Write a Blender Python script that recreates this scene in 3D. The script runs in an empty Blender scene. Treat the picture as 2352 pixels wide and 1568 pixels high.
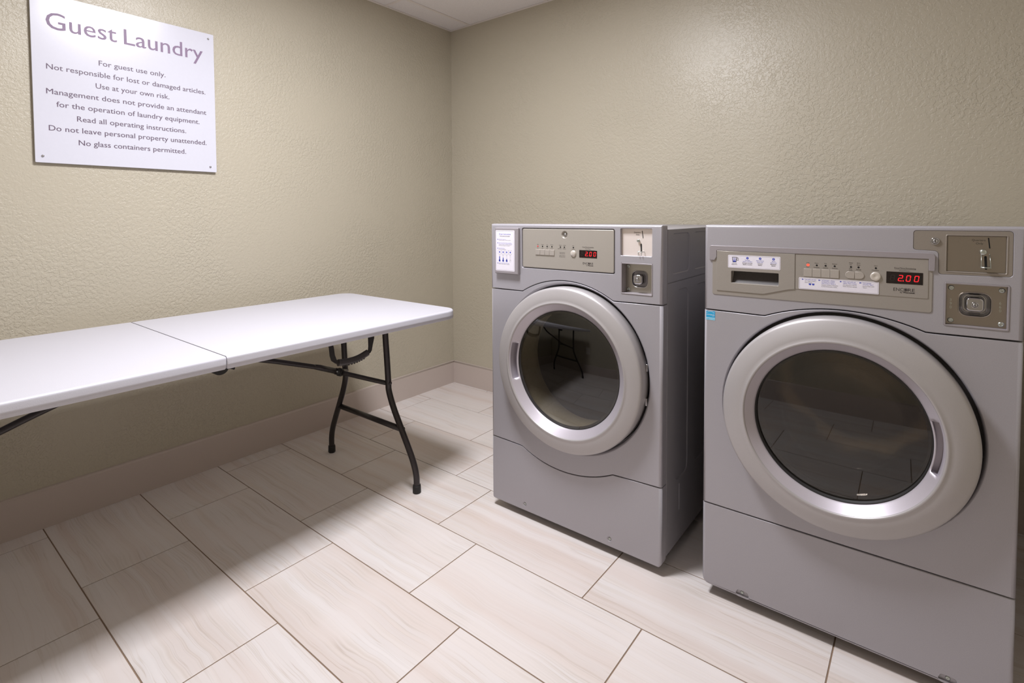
import bpy, bmesh, math, random
from mathutils import Vector, Matrix, noise
from mathutils.geometry import tessellate_polygon
random.seed(7)
SC = bpy.context.scene
COL = SC.collection
PI = math.pi

# ------------------------------------------------------------------ camera
CAM = (2.52079, -2.48455, 1.146)
yaw, pitch, roll = 0.67621, 0.03643, -0.00541
cd = bpy.data.cameras.new('camera'); co = bpy.data.objects.new('camera', cd); COL.objects.link(co)
f0 = Vector((-math.sin(yaw), math.cos(yaw), 0)); r0 = Vector((math.cos(yaw), math.sin(yaw), 0)); zz = Vector((0, 0, 1))
fw = f0*math.cos(pitch) - zz*math.sin(pitch); up = f0*math.sin(pitch) + zz*math.cos(pitch)
rr = r0*math.cos(roll) + up*math.sin(roll); uu = -r0*math.sin(roll) + up*math.cos(roll)
m = Matrix((rr, uu, -fw)).transposed().to_4x4(); m.translation = Vector(CAM)
co.matrix_world = m
cd.sensor_fit = 'HORIZONTAL'; cd.sensor_width = 36; cd.lens = 1213.19/2352*36
cd.shift_x = (1176-1155.52)/2352; cd.shift_y = (538.5-784)/2352
cd.clip_start = 0.01
SC.camera = co

# ------------------------------------------------------------------ world, exposure, light
w = bpy.data.worlds.new('world'); SC.world = w; w.use_nodes = True
w.node_tree.nodes['Background'].inputs[0].default_value = (0.9, 0.85, 0.9, 1)
w.node_tree.nodes['Background'].inputs[1].default_value = 0.0
SC.view_settings.view_transform = 'Standard'; SC.view_settings.look = 'None'
SC.view_settings.gamma = 1; SC.view_settings.use_curve_mapping = False
SC.view_settings.exposure = 0.0
TROFFERS = [(1.33, -1.50)]           # centres of the recessed ceiling lights
LAMP_W = 53.0
def area_lamp(name, x, y, z, sx, sy, watts, col):
    L = bpy.data.lights.new(name, 'AREA'); L.shape = 'RECTANGLE'; L.size = sx; L.size_y = sy
    L.energy = watts; L.color = col
    o = bpy.data.objects.new(name, L); o.location = (x, y, z); COL.objects.link(o); return o
ZC = 2.386                            # ceiling height
for i, (lx, ly) in enumerate(TROFFERS):
    area_lamp('troffer_lamp', lx, ly, ZC-0.012, 0.36, 0.36, LAMP_W, (0.955, 0.957, 1.0))

# ------------------------------------------------------------------ helpers
def srgb(r, g, b):
    def f(c):
        c /= 255.0
        return c/12.92 if c <= 0.04045 else ((c+0.055)/1.055)**2.4
    return (f(r), f(g), f(b), 1.0)

def mat(name, col, rough=0.5, metal=0.0, spec=0.5, emit=None, estr=0.0, coat=0.0):
    M = bpy.data.materials.new(name); M.use_nodes = True
    b = M.node_tree.nodes['Principled BSDF']
    b.inputs['Base Color'].default_value = col
    b.inputs['Roughness'].default_value = rough
    b.inputs['Metallic'].default_value = metal
    b.inputs['Specular IOR Level'].default_value = spec
    b.inputs['Coat Weight'].default_value = coat
    if emit:
        b.inputs['Emission Color'].default_value = emit; b.inputs['Emission Strength'].default_value = estr
    return M

def nt(M):
    return M.node_tree, M.node_tree.nodes['Principled BSDF'], M.node_tree.nodes, M.node_tree.links

def add(nodes, typ, **kw):
    n = nodes.new(typ)
    for k, v in kw.items():
        if hasattr(n, k): setattr(n, k, v)
        else: n.inputs[k].default_value = v
    return n

def speckle(M, amount=0.06, scale=900.0, rough_var=0.0, bump=0.0, bscale=400):
    t, b, N, L = nt(M)
    tc = N.new('ShaderNodeTexCoord')
    n = N.new('ShaderNodeTexNoise'); n.inputs['Scale'].default_value = scale; n.inputs['Detail'].default_value = 1
    L.new(tc.outputs['Object'], n.inputs['Vector'])
    base = b.inputs['Base Color'].default_value[:]
    r = N.new('ShaderNodeValToRGB')
    r.color_ramp.elements[0].position = 0.3; r.color_ramp.elements[1].position = 0.7
    r.color_ramp.elements[0].color = [c*(1-amount) for c in base[:3]]+[1]
    r.color_ramp.elements[1].color = [min(1, c*(1+amount)) for c in base[:3]]+[1]
    L.new(n.outputs['Fac'], r.inputs[0]); L.new(r.outputs[0], b.inputs['Base Color'])
    if bump:
        n2 = N.new('ShaderNodeTexNoise'); n2.inputs['Scale'].default_value = bscale; n2.inputs['Detail'].default_value = 2
        L.new(tc.outputs['Object'], n2.inputs['Vector'])
        bp = N.new('ShaderNodeBump'); bp.inputs['Strength'].default_value = bump; bp.inputs['Distance'].default_value = 0.001
        L.new(n2.outputs['Fac'], bp.inputs['Height']); L.new(bp.outputs[0], b.inputs['Normal'])
    return M

# ---- materials
def wall_material():
    M = mat('wall_paint', srgb(188, 180, 162), 0.33, spec=0.45)
    t, b, N, L = nt(M)
    tc = N.new('ShaderNodeTexCoord')
    # knock-down plaster: plateaus with torn edges over a fine grain
    n1 = add(N, 'ShaderNodeTexNoise', Scale=78.0, Detail=3.5, Roughness=0.55, Distortion=0.15)
    L.new(tc.outputs['Object'], n1.inputs['Vector'])
    r1 = N.new('ShaderNodeValToRGB'); r1.color_ramp.interpolation = 'EASE'; r1.color_ramp.elements[0].position = 0.43; r1.color_ramp.elements[1].position = 0.55
    L.new(n1.outputs['Fac'], r1.inputs[0])
    n2 = add(N, 'ShaderNodeTexNoise', Scale=170.0, Detail=3.0, Roughness=0.6)
    L.new(tc.outputs['Object'], n2.inputs['Vector'])
    n3 = add(N, 'ShaderNodeTexNoise', Scale=2.2, Detail=2.0)
    L.new(tc.outputs['Object'], n3.inputs['Vector'])
    r3 = N.new('ShaderNodeMapRange'); r3.inputs[1].default_value = 0.35; r3.inputs[2].default_value = 0.65
    r3.inputs[3].default_value = 0.22; r3.inputs[4].default_value = 1.0
    L.new(n3.outputs['Fac'], r3.inputs[0])
    mu = add(N, 'ShaderNodeMath', operation='MULTIPLY'); L.new(r1.outputs[0], mu.inputs[0]); L.new(r3.outputs[0], mu.inputs[1])
    m2 = add(N, 'ShaderNodeMath', operation='MULTIPLY'); L.new(n2.outputs['Fac'], m2.inputs[0]); m2.inputs[1].default_value = 0.75
    ad = add(N, 'ShaderNodeMath', operation='ADD'); L.new(mu.outputs[0], ad.inputs[0]); L.new(m2.outputs[0], ad.inputs[1])
    bp = N.new('ShaderNodeBump'); bp.inputs['Strength'].default_value = 0.9; bp.inputs['Distance'].default_value = 0.0011
    L.new(ad.outputs[0], bp.inputs['Height']); L.new(bp.outputs[0], b.inputs['Normal'])
    return M

def tile_material():
    M = mat('floor_tile', srgb(222, 213, 209), 0.34, spec=0.45)
    t, b, N, L = nt(M)
    tc = N.new('ShaderNodeTexCoord'); oi = N.new('ShaderNodeObjectInfo')
    sc = add(N, 'ShaderNodeVectorMath', operation='SCALE'); L.new(oi.outputs['Random'], sc.inputs['Scale']); sc.inputs[0].default_value = (37.0, 91.0, 13.0)
    av = add(N, 'ShaderNodeVectorMath', operation='ADD'); L.new(tc.outputs['Object'], av.inputs[0]); L.new(sc.outputs[0], av.inputs[1])
    # gentle waviness of the layers along the tile
    cx = N.new('ShaderNodeSeparateXYZ'); L.new(av.outputs[0], cx.inputs[0])
    wn = add(N, 'ShaderNodeTexNoise', Scale=4.0, Detail=2.5, Roughness=0.5)
    mp0 = N.new('ShaderNodeMapping'); mp0.inputs['Scale'].default_value = (1.0, 1.3, 1.0)
    L.new(av.outputs[0], mp0.inputs[0]); L.new(mp0.outputs[0], wn.inputs['Vector'])
    wm = N.new('ShaderNodeMath'); wm.operation = 'MULTIPLY_ADD'; L.new(wn.outputs['Fac'], wm.inputs[0]); wm.inputs[1].default_value = 0.05
    L.new(cx.outputs['Y'], wm.inputs[2])
    mx = add(N, 'ShaderNodeMath', operation='MULTIPLY'); L.new(cx.outputs['X'], mx.inputs[0]); mx.inputs[1].default_value = 0.013
    cb = N.new('ShaderNodeCombineXYZ'); L.new(mx.outputs[0], cb.inputs['X']); L.new(wm.outputs[0], cb.inputs['Y'])
    L.new(cx.outputs['Z'], cb.inputs['Z'])
    v1 = add(N, 'ShaderNodeTexNoise', Scale=42.0, Detail=2.5, Roughness=0.5); L.new(cb.outputs[0], v1.inputs['Vector'])
    v2 = add(N, 'ShaderNodeTexNoise', Scale=13.0, Detail=2.0, Roughness=0.5); L.new(cb.outputs[0], v2.inputs['Vector'])
    v3 = add(N, 'ShaderNodeTexNoise', Scale=4.0, Detail=1.0, Roughness=0.5); L.new(av.outputs[0], v3.inputs['Vector'])
    r1 = N.new('ShaderNodeValToRGB')
    e = r1.color_ramp.elements; e[0].position = 0.30; e[0].color = srgb(214, 205, 199); e[1].position = 0.72; e[1].color = srgb(225, 219, 217)
    for ps, cl in ((0.40, (222, 214, 210)), (0.458, (214, 206, 201)), (0.470, (203, 193, 186)), (0.476, (219, 212, 209)), (0.565, (221, 215, 213)), (0.573, (209, 200, 194)), (0.582, (222, 216, 214))):
        x = e.new(ps); x.color = srgb(*cl)
    L.new(v1.outputs['Fac'], r1.inputs[0])
    rb = N.new('ShaderNodeValToRGB'); eb = rb.color_ramp.elements
    eb[0].position = 0.42; eb[0].color = (0, 0, 0, 1); eb[1].position = 0.58; eb[1].color = (1, 1, 1, 1)
    L.new(v3.outputs['Fac'], rb.inputs[0])
    mb = N.new('ShaderNodeMix'); mb.data_type = 'RGBA'; L.new(rb.outputs[0], mb.inputs[0]); mb.inputs[7].default_value = srgb(224, 216, 213); L.new(r1.outputs[0], mb.inputs[6])
    mb2 = N.new('ShaderNodeMix'); mb2.data_type = 'RGBA'; mb2.inputs[0].default_value = 0.35; L.new(mb.outputs[2], mb2.inputs[6]); L.new(r1.outputs[0], mb2.inputs[7])
    r2 = N.new('ShaderNodeValToRGB'); e = r2.color_ramp.elements
    e[0].position = 0.33; e[0].color = srgb(247, 241, 237); e[1].position = 0.55; e[1].color = (1, 1, 1, 1)
    L.new(v2.outputs['Fac'], r2.inputs[0])
    mm = N.new('ShaderNodeMix'); mm.data_type = 'RGBA'; mm.blend_type = 'MULTIPLY'; mm.inputs[0].default_value = 1.0
    L.new(mb2.outputs[2], mm.inputs[6]); L.new(r2.outputs[0], mm.inputs[7])
    L.new(mm.outputs[2], b.inputs['Base Color'])
    n = add(N, 'ShaderNodeTexNoise', Scale=60.0, Detail=2.0); L.new(tc.outputs['Object'], n.inputs['Vector'])
    bp = N.new('ShaderNodeBump'); bp.inputs['Strength'].default_value = 0.12; bp.inputs['Distance'].default_value = 0.0008
    L.new(n.outputs['Fac'], bp.inputs['Height']); L.new(bp.outputs[0], b.inputs['Normal'])
    return M

def brushed(name, col, rough, axis=(1, 1, 60), metal=1.0, bump=0.15):
    M = mat(name, col, rough, metal)
    t, b, N, L = nt(M)
    tc = N.new('ShaderNodeTexCoord'); mp = N.new('ShaderNodeMapping'); mp.inputs['Scale'].default_value = axis
    L.new(tc.outputs['Object'], mp.inputs[0])
    n = add(N, 'ShaderNodeTexNoise', Scale=60.0, Detail=3.0, Roughness=0.7); L.new(mp.outputs[0], n.inputs['Vector'])
    bp = N.new('ShaderNodeBump'); bp.inputs['Strength'].default_value = bump; bp.inputs['Distance'].default_value = 0.0004
    L.new(n.outputs['Fac'], bp.inputs['Height']); L.new(bp.outputs[0], b.inputs['Normal'])
    mr = N.new('ShaderNodeMapRange'); mr.inputs[3].default_value = rough*0.75; mr.inputs[4].default_value = rough*1.3
    L.new(n.outputs['Fac'], mr.inputs[0]); L.new(mr.outputs[0], b.inputs['Roughness'])
    return M

def glass_material(name, tint, refl=1.45):
    M = bpy.data.materials.new(name); M.use_nodes = True
    N = M.node_tree.nodes; L = M.node_tree.links; N.clear()
    out = N.new('ShaderNodeOutputMaterial'); tr = N.new('ShaderNodeBsdfTransparent'); tr.inputs[0].default_value = tint
    gl = N.new('ShaderNodeBsdfGlossy'); gl.inputs['Roughness'].default_value = 0.015; gl.inputs[0].default_value = (1, 1, 1, 1)
    fr = N.new('ShaderNodeFresnel'); ge = N.new('ShaderNodeNewGeometry')      # a thin pane reflects alike from both faces
    io = N.new('ShaderNodeMix'); io.data_type = 'FLOAT'; io.inputs[2].default_value = refl; io.inputs[3].default_value = 1/refl
    L.new(ge.outputs['Backfacing'], io.inputs[0]); L.new(io.outputs[0], fr.inputs[0])
    mx = N.new('ShaderNodeMixShader'); L.new(fr.outputs[0], mx.inputs[0]); L.new(tr.outputs[0], mx.inputs[1]); L.new(gl.outputs[0], mx.inputs[2])
    L.new(mx.outputs[0], out.inputs[0])
    return M

MW = wall_material()
MTILE = tile_material()
MGROUT = speckle(mat('grout', srgb(138, 116, 98), 0.9), 0.12, 500)
MBASE = speckle(mat('baseboard_paint', srgb(196, 183, 175), 0.45), 0.02, 300)
MCEIL = speckle(mat('ceiling_board', srgb(238, 233, 233), 0.9), 0.05, 240, bump=0.3, bscale=260)
MTBAR = speckle(mat('ceiling_grid_paint', srgb(236, 228, 224), 0.5), 0.02, 200)
MSILV = speckle(mat('silver_paint', srgb(165, 162, 168), 0.38, 0.25, coat=0.15), 0.045, 700)
MSIDE = speckle(mat('side_paint', srgb(152, 149, 153), 0.42, 0.2), 0.05, 700)
MCHAMP = speckle(mat('champagne_paint', srgb(172, 166, 158), 0.34, 0.35), 0.03, 700)
MRING = speckle(mat('door_ring_paint', srgb(175, 171, 172), 0.42, 0.3, coat=0.05), 0.02, 700)
MCONE = speckle(mat('door_bezel_paint', srgb(188, 182, 190), 0.42, 0.4), 0.02, 700)
MCHAMPD = speckle(mat('meter_champagne_shaded', srgb(148, 140, 132), 0.34, 0.4), 0.03, 700)  # champagne darkened for the coin meter, light falloff put into the colour
MCHAMPW = speckle(mat('washer_champagne_shaded', srgb(160, 154, 148), 0.34, 0.35), 0.03, 700)  # same champagne for the washer, its dimmer light painted into the colour
MSTEELD = brushed('brushed_steel_shaded', srgb(158, 150, 142), 0.3, (60, 60, 1))  # washer steel, darkened to paint in the falloff of the light
MVISOR = speckle(mat('visor_plastic', srgb(152, 146, 150), 0.35, 0.2), 0.03, 700)
MBLACK = speckle(mat('black_rubber', srgb(28, 26, 26), 0.6), 0.1, 300)
MSLOT = speckle(mat('black_slot', srgb(12, 11, 11), 0.9), 0.1, 300)
MGAS = speckle(mat('grey_gasket', srgb(70, 66, 66), 0.5), 0.06, 200)
MCHROME = speckle(mat('chrome', srgb(188, 187, 190), 0.1, 1.0), 0.03, 60)
MZINC = speckle(mat('zinc_screw', srgb(190, 196, 192), 0.3, 1.0), 0.12, 500)
MSTEEL = brushed('brushed_steel', srgb(176, 172, 166), 0.3, (60, 60, 1))
MSTEELB = brushed('painted_reflection_steel', srgb(238, 228, 224), 0.45, (1, 60, 60), metal=0.55)  # base colour lightened to stand in for a bright reflection
MDRUM = brushed('drum_steel', srgb(150, 138, 120), 0.22, (1, 8, 1))
MFELT = speckle(mat('drum_lip_enamel', srgb(178, 171, 155), 0.4), 0.04, 100)
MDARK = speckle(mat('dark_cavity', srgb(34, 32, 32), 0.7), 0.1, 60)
MINK = speckle(mat('dark_ink', srgb(48, 42, 42), 0.6), 0.04, 300)
MINKB = speckle(mat('blue_ink', srgb(56, 72, 178), 0.6), 0.04, 300)
MPURP = speckle(mat('purple_ink', srgb(132, 110, 138), 0.5), 0.03, 100)
MPURP2 = speckle(mat('dark_purple_ink', srgb(96, 78, 98), 0.5), 0.03, 100)
MSTICK = speckle(mat('sticker_white', srgb(226, 222, 232), 0.4), 0.01, 200)
MSIGN = speckle(mat('sign_acrylic', srgb(213, 213, 224), 0.22, coat=0.3), 0.006, 80)
MPLASTW = speckle(mat('white_plastic', srgb(199, 198, 207), 0.38), 0.012, 900, bump=0.25, bscale=700)
MLEG = speckle(mat('leg_enamel', srgb(50, 45, 46), 0.3, 0.3), 0.08, 500)
MSTRAP = speckle(mat('black_strap', srgb(34, 29, 29), 0.7), 0.15, 900)
MGRIP = speckle(mat('grip_plastic', srgb(52, 47, 48), 0.42), 0.08, 400)
MDISP = speckle(mat('display_window', srgb(24, 14, 14), 0.12), 0.05, 100)
MGHOST = speckle(mat('unlit_segment', srgb(38, 27, 26), 0.5), 0.05, 100)
MSEG = mat('lit_segment', srgb(255, 30, 30), 0.5, emit=(1.0, 0.012, 0.03, 1), estr=1.0)
MLED = mat('lit_led', srgb(255, 80, 60), 0.5, emit=(1.0, 0.09, 0.05, 1), estr=1.0)
MLEDR = mat('dim_led', srgb(190, 40, 50), 0.5, emit=(0.6, 0.02, 0.03, 1), estr=0.35)
MBTN = speckle(mat('button_plastic', srgb(174, 167, 160), 0.36, 0.3), 0.03, 600)
MBTN2 = speckle(mat('start_button_plastic', srgb(205, 198, 190), 0.3, 0.35), 0.02, 600)
MCYAN = speckle(mat('cyan_print', srgb(42, 158, 205), 0.4), 0.04, 300)
MCYANL = speckle(mat('pale_cyan_print', srgb(150, 210, 232), 0.4), 0.03, 300)
MWHINK = speckle(mat('white_ink', srgb(205, 226, 238), 0.45), 0.02, 300)
MGLASSD = glass_material('smoked_glass_dryer', (0.50, 0.48, 0.43, 1), 1.75)
MGLASSW = glass_material('smoked_glass_washer', (0.48, 0.45, 0.41, 1), 1.68)
MDIFF = mat('lamp_diffuser', srgb(245, 240, 245), 0.6, emit=(1.0, 0.955, 1.0, 1), estr=6.0)
MOUT = speckle(mat('outlet_plastic', srgb(225, 220, 215), 0.4), 0.01, 100)

def finish(name, bm, material, parent=None, root=None, loc=None, sharp=None, recalc=True, bevel=None):
    """link a bmesh (world coordinates) as ONE object"""
    if recalc: bmesh.ops.recalc_face_normals(bm, faces=bm.faces)
    org = Vector((0, 0, 0))
    r = parent
    while r is not None:
        org += r.location; r = r.parent
    if loc is not None: off = Vector(loc)
    elif parent is None: off = Vector((0, 0, 0))
    else: off = org
    bmesh.ops.translate(bm, verts=bm.verts, vec=-off)
    me = bpy.data.meshes.new(name); bm.to_mesh(me); bm.free()
    me.materials.append(material)
    if sharp is not None:
        for p in me.polygons: p.use_smooth = True
        me.set_sharp_from_angle(angle=math.radians(sharp))
    o = bpy.data.objects.new(name, me); COL.objects.link(o)
    if name in ('lettering', 'blue_lettering', 'white_numerals', 'white_lettering', 'band_lettering', 'embossed_digits'): o['kind'] = 'stuff'   # print too small to pick apart
    if parent is not None:
        o.parent = parent
        o.location = off-org
    else: o.location = off
    return o

def thing(name, label, cat, loc):
    o = bpy.data.objects.new(name, None); COL.objects.link(o); o.location = loc
    o.empty_display_size = 0.1
    o['label'] = label; o['category'] = cat
    return o

def box(bm, x0, x1, y0, y1, z0, z1, b=0.0, seg=2):
    r = bmesh.ops.create_cube(bm, size=1.0)
    vs = r['verts']
    for v in vs:
        v.co = Vector((x0+(v.co.x+.5)*(x1-x0), y0+(v.co.y+.5)*(y1-y0), z0+(v.co.z+.5)*(z1-z0)))
    if b > 0:
        es = list({e for v in vs for e in v.link_edges})
        rr_ = bmesh.ops.bevel(bm, geom=es, offset=b, segments=seg, profile=0.5, affect='EDGES')
        for f in rr_['faces']: f.smooth = True

def area(poly):
    return 0.5*sum(poly[i][0]*poly[(i+1) % len(poly)][1]-poly[(i+1) % len(poly)][0]*poly[i][1] for i in range(len(poly)))
def ccw(poly):
    return list(poly) if area(poly) > 0 else list(reversed(poly))
def offset(poly, d):
    """grow (d>0) or shrink a CCW outline"""
    n = len(poly); out = []
    for i in range(n):
        p0 = Vector(poly[i-1]); p1 = Vector(poly[i]); p2 = Vector(poly[(i+1) % n])
        a = (p1-p0); b = (p2-p1)
        if a.length < 1e-9: a = b
        if b.length < 1e-9: b = a
        a.normalize(); b.normalize()
        n1 = Vector((a.y, -a.x)); n2 = Vector((b.y, -b.x)); nn = n1+n2
        L = nn.length
        if L < 1e-6: nn = n1; k = 1
        else:
            nn /= L; k = min(1/max(nn.dot(n1), 0.3), 2.5)
        q = p1+nn*d*k
        out.append((q.x, q.y))
    return out
def rpoly(pts, r=0.005, n=5):
    """round the corners of a polygon; r may be a list"""
    pts = ccw(pts) if not isinstance(r, (list, tuple)) else list(pts)
    out = []; N = len(pts)
    for i in range(N):
        p = Vector(pts[i]); a = Vector(pts[i-1])-p; b = Vector(pts[(i+1) % N])-p
        ri = r[i] if isinstance(r, (list, tuple)) else r
        la, lb = a.length, b.length; a.normalize(); b.normalize()
        ang = a.angle(b)
        if ri <= 0 or ang > PI-0.02: out.append((p.x, p.y)); continue
        t = min(ri/math.tan(ang/2), la*0.49, lb*0.49)
        rr_ = t*math.tan(ang/2)
        c = p+(a+b).normalized()*(rr_/math.sin(ang/2))
        s = p+a*t-c; e = p+b*t-c
        a0 = math.atan2(s.y, s.x); a1 = math.atan2(e.y, e.x); da = (a1-a0+PI) % (2*PI)-PI
        for k in range(n+1):
            q = a0+da*k/n; out.append((c.x+rr_*math.cos(q), c.y+rr_*math.sin(q)))
    return ccw(out)
def rrect(x0, z0, x1, z1, r=0.004, n=5):
    return rpoly([(x0, z0), (x1, z0), (x1, z1), (x0, z1)], r, n)
def circ(cx, cz, r, n=32):
    return [(cx+r*math.cos(2*PI*k/n), cz+r*math.sin(2*PI*k/n)) for k in range(n)]

class Face:
    """maps (u, v, depth) of a flat front into the world; depth grows away from the viewer"""
    def __init__(s, O, U, V, D):
        s.O = Vector(O); s.U = Vector(U); s.V = Vector(V); s.D = Vector(D)
    def __call__(s, u, v, d=0.0): return s.O+s.U*u+s.V*v+s.D*d

def ring(bm, F, poly, d): return [bm.verts.new(F(p[0], p[1], d)) for p in poly]
def strip(bm, a, b, smooth=True):
    n = len(a)
    for i in range(n):
        j = (i+1) % n
        try:
            f = bm.faces.new((a[i], a[j], b[j], b[i])); f.smooth = smooth
        except ValueError: pass
def cap(bm, r, smooth=False):
    f = bm.faces.new(r); f.smooth = smooth; return f

def plate(bm, F, poly, d0, d1, b=0.001, n=3, holes=(), backcap=False, smooth_front=False):
    """front at depth d0 with rounded edge b, walls to d1; holes = [(outline, [(shrink, ddepth)...], floor?)]"""
    poly = ccw(poly)
    if b > 0:
        prof = [(-b*(1-math.sin(PI/2*k/n)), b*(1-math.cos(PI/2*k/n))) for k in range(n+1)]
    else: prof = [(0, 0)]
    rings = [ring(bm, F, offset(poly, o), d0+dd) for o, dd in prof]
    hv = []
    for h in holes:
        hv.append(ring(bm, F, ccw(h[0]), d0))
    if hv:
        allv = rings[0][:]; lists = [[Vector((*p, 0)) for p in offset(poly, prof[0][0])]]
        for h, v in zip(holes, hv):
            lists.append([Vector((*p, 0)) for p in ccw(h[0])]); allv += v
        for t in tessellate_polygon(lists):
            try: bm.faces.new([allv[i] for i in t])
            except ValueError: pass
    else: cap(bm, rings[0], smooth_front)
    for a, c in zip(rings, rings[1:]): strip(bm, a, c)
    last = ring(bm, F, poly, d1)
    strip(bm, rings[-1], last, False)
    if backcap: cap(bm, last)
    for h, v in zip(holes, hv):
        prev = v; H = ccw(h[0])
        for sh, dd in h[1]:
            cur = ring(bm, F, offset(H, -sh), d0+dd); strip(bm, prev, cur); prev = cur
        if len(h) > 2 and h[2]: cap(bm, prev)

def lathe(bm, F, cx, cz, prof, n=96, close=False, a0=0.0, a1=2*PI):
    """prof: (radius, depth)"""
    full = abs(a1-a0-2*PI) < 1e-6
    m_ = n if full else n+1
    rs = []
    for r, d in prof:
        rs.append([bm.verts.new(F(cx+r*math.cos(a0+(a1-a0)*k/n), cz+r*math.sin(a0+(a1-a0)*k/n), d)) for k in range(m_)])
    for A, B in zip(rs, rs[1:]):
        for k in range(n):
            j = (k+1) % m_
            f = bm.faces.new((A[k], A[j], B[j], B[k])); f.smooth = True
    return rs

def tube(bm, pts, r, n=12, caps=True, flat=None):
    pts = [Vector(p) for p in pts]; rings = []
    T0 = (pts[1]-pts[0]).normalized()
    ref = Vector((0, 0, 1)) if abs(T0.z) < 0.9 else Vector((0, 1, 0))
    N_ = (ref-T0*ref.dot(T0)).normalized()
    for i, p in enumerate(pts):
        if i == 0: T = (pts[1]-p).normalized()
        elif i == len(pts)-1: T = (p-pts[i-1]).normalized()
        else: T = ((pts[i+1]-p).normalized()+(p-pts[i-1]).normalized()).normalized()
        N_ = (N_-T*N_.dot(T)).normalized(); B = T.cross(N_)
        ri = r[i] if isinstance(r, (list, tuple)) else r
        ra, rb = (ri, ri) if flat is None else (ri*flat[0], ri*flat[1])
        rings.append([bm.verts.new(p+N_*ra*math.cos(2*PI*k/n)+B*rb*math.sin(2*PI*k/n)) for k in range(n)])
    for a, b in zip(rings, rings[1:]): strip(bm, a, b)
    if caps:
        cap(bm, list(reversed(rings[0]))); cap(bm, rings[-1])
def smooth_path(pts, n=8):
    pts = [Vector(p) for p in pts]; out = []
    P = [pts[0]*2-pts[1]]+pts+[pts[-1]*2-pts[-2]]
    for i in range(1, len(P)-2):
        for k in range(n):
            t = k/n
            out.append(0.5*((2*P[i])+(-P[i-1]+P[i+1])*t+(2*P[i-1]-5*P[i]+4*P[i+1]-P[i+2])*t*t+(-P[i-1]+3*P[i]-3*P[i+1]+P[i+2])*t**3))
    out.append(pts[-1]); return out

# ---- lettering
_tc = {}
def glyphs(s, bold=0.0):
    k = (s, bold)
    if k in _tc: return _tc[k]
    c = bpy.data.curves.new('t', 'FONT'); c.body = s; c.size = 1; c.offset = bold; c.resolution_u = 3
    o = bpy.data.objects.new('t', c); COL.objects.link(o)
    dg = bpy.context.evaluated_depsgraph_get(); dg.update()
    me = o.evaluated_get(dg).to_mesh()
    vs = [(v.co.x, v.co.y) for v in me.vertices]; fs = [tuple(p.vertices) for p in me.polygons]
    o.evaluated_get(dg).to_mesh_clear()
    bpy.data.objects.remove(o); bpy.data.curves.remove(c)
    _tc[k] = (vs, fs); return _tc[k]
_capv, _ = glyphs('H'); CAPH = max(v[1] for v in _capv)
def text(bm, F, s, u0, u1, base, caph, d=0.0, bold=0.0):
    """flat print between u0 and u1 (u1 None = natural width, 'c' = centred on u0)"""
    vs, fs = glyphs(s)
    if not vs: return
    x0 = min(v[0] for v in vs); x1 = max(v[0] for v in vs)
    sy = caph/CAPH
    if u1 is None: sx = sy*0.92; u1 = u0+(x1-x0)*sx
    elif u1 == 'c': sx = sy*0.9; u0 = u0-(x1-x0)*sx/2
    else: sx = (u1-u0)/(x1-x0)
    for q in ((-0.5, 0.5) if bold > 0 else (0,)):      # a heavier stroke is the print struck twice
        nv = [bm.verts.new(F(u0+(x-x0)*sx+q*bold*caph, base+y*sy, d-0.00002*q)) for x, y in vs]
        for f in fs:
            try: bm.faces.new([nv[i] for i in f])
            except ValueError: pass
def flatpoly(bm, F, poly, d): cap(bm, ring(bm, F, ccw(poly), d))
def frame_line(bm, F, poly, t, d):
    poly = ccw(poly); a = ring(bm, F, poly, d); b = ring(bm, F, offset(poly, -t), d); strip(bm, a, b, False)

# ================================================================== ROOM
XR, YF = 3.02, -2.93
XL, YB = -0.012, 0.12
def struct(o, kind='structure'): o['kind'] = kind; return o

bm = bmesh.new(); box(bm, XL-0.1, XL, YF-0.1, YB+0.1, -0.1, ZC+0.15); struct(finish('wall_left', bm, MW))
bm = bmesh.new(); box(bm, XL, XR+0.1, YB, YB+0.1, -0.1, ZC+0.15); struct(finish('wall_back', bm, MW))
bm = bmesh.new(); box(bm, XR, XR+0.1, YF-0.1, YB, -0.1, ZC+0.15); struct(finish('wall_right', bm, MW))
bm = bmesh.new(); box(bm, XL, XR, YF-0.1, YF, -0.1, ZC+0.15); struct(finish('wall_front', bm, MW))

def baseboard(name, pts, nrm):
    """pts: start/end on the wall plane, nrm: into the room"""
    bm = bmesh.new(); a, b = Vector(pts[0]), Vector(pts[1]); n = Vector(nrm)
    prof = [(0, 0.0), (0.012, 0.0), (0.012, 0.139)]+[(0.012-0.006*(1-math.cos(t)), 0.139+0.009*math.sin(t)) for t in (0.4, 0.8, 1.2, 1.57)]+[(0, 0.149)]
    A = [bm.verts.new(a+n*p+Vector((0, 0, q))) for p, q in prof]; B = [bm.verts.new(b+n*p+Vector((0, 0, q))) for p, q in prof]
    for i in range(len(prof)-1):
        f = bm.faces.new((A[i], B[i], B[i+1], A[i+1])); f.smooth = i in (2, 3, 4, 5)
    cap(bm, A); cap(bm, B)
    return struct(finish(name, bm, MBASE))
baseboard('baseboard_left', ((XL, YF, 0), (XL, YB, 0)), (1, 0, 0))
baseboard('baseboard_back', ((0, YB, 0), (XR, YB, 0)), (0, -1, 0))
baseboard('baseboard_right', ((XR, YF, 0), (XR, YB-0.012, 0)), (-1, 0, 0))
baseboard('baseboard_front', ((0, YF, 0), (XR-0.012, YF, 0)), (0, 1, 0))

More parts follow.
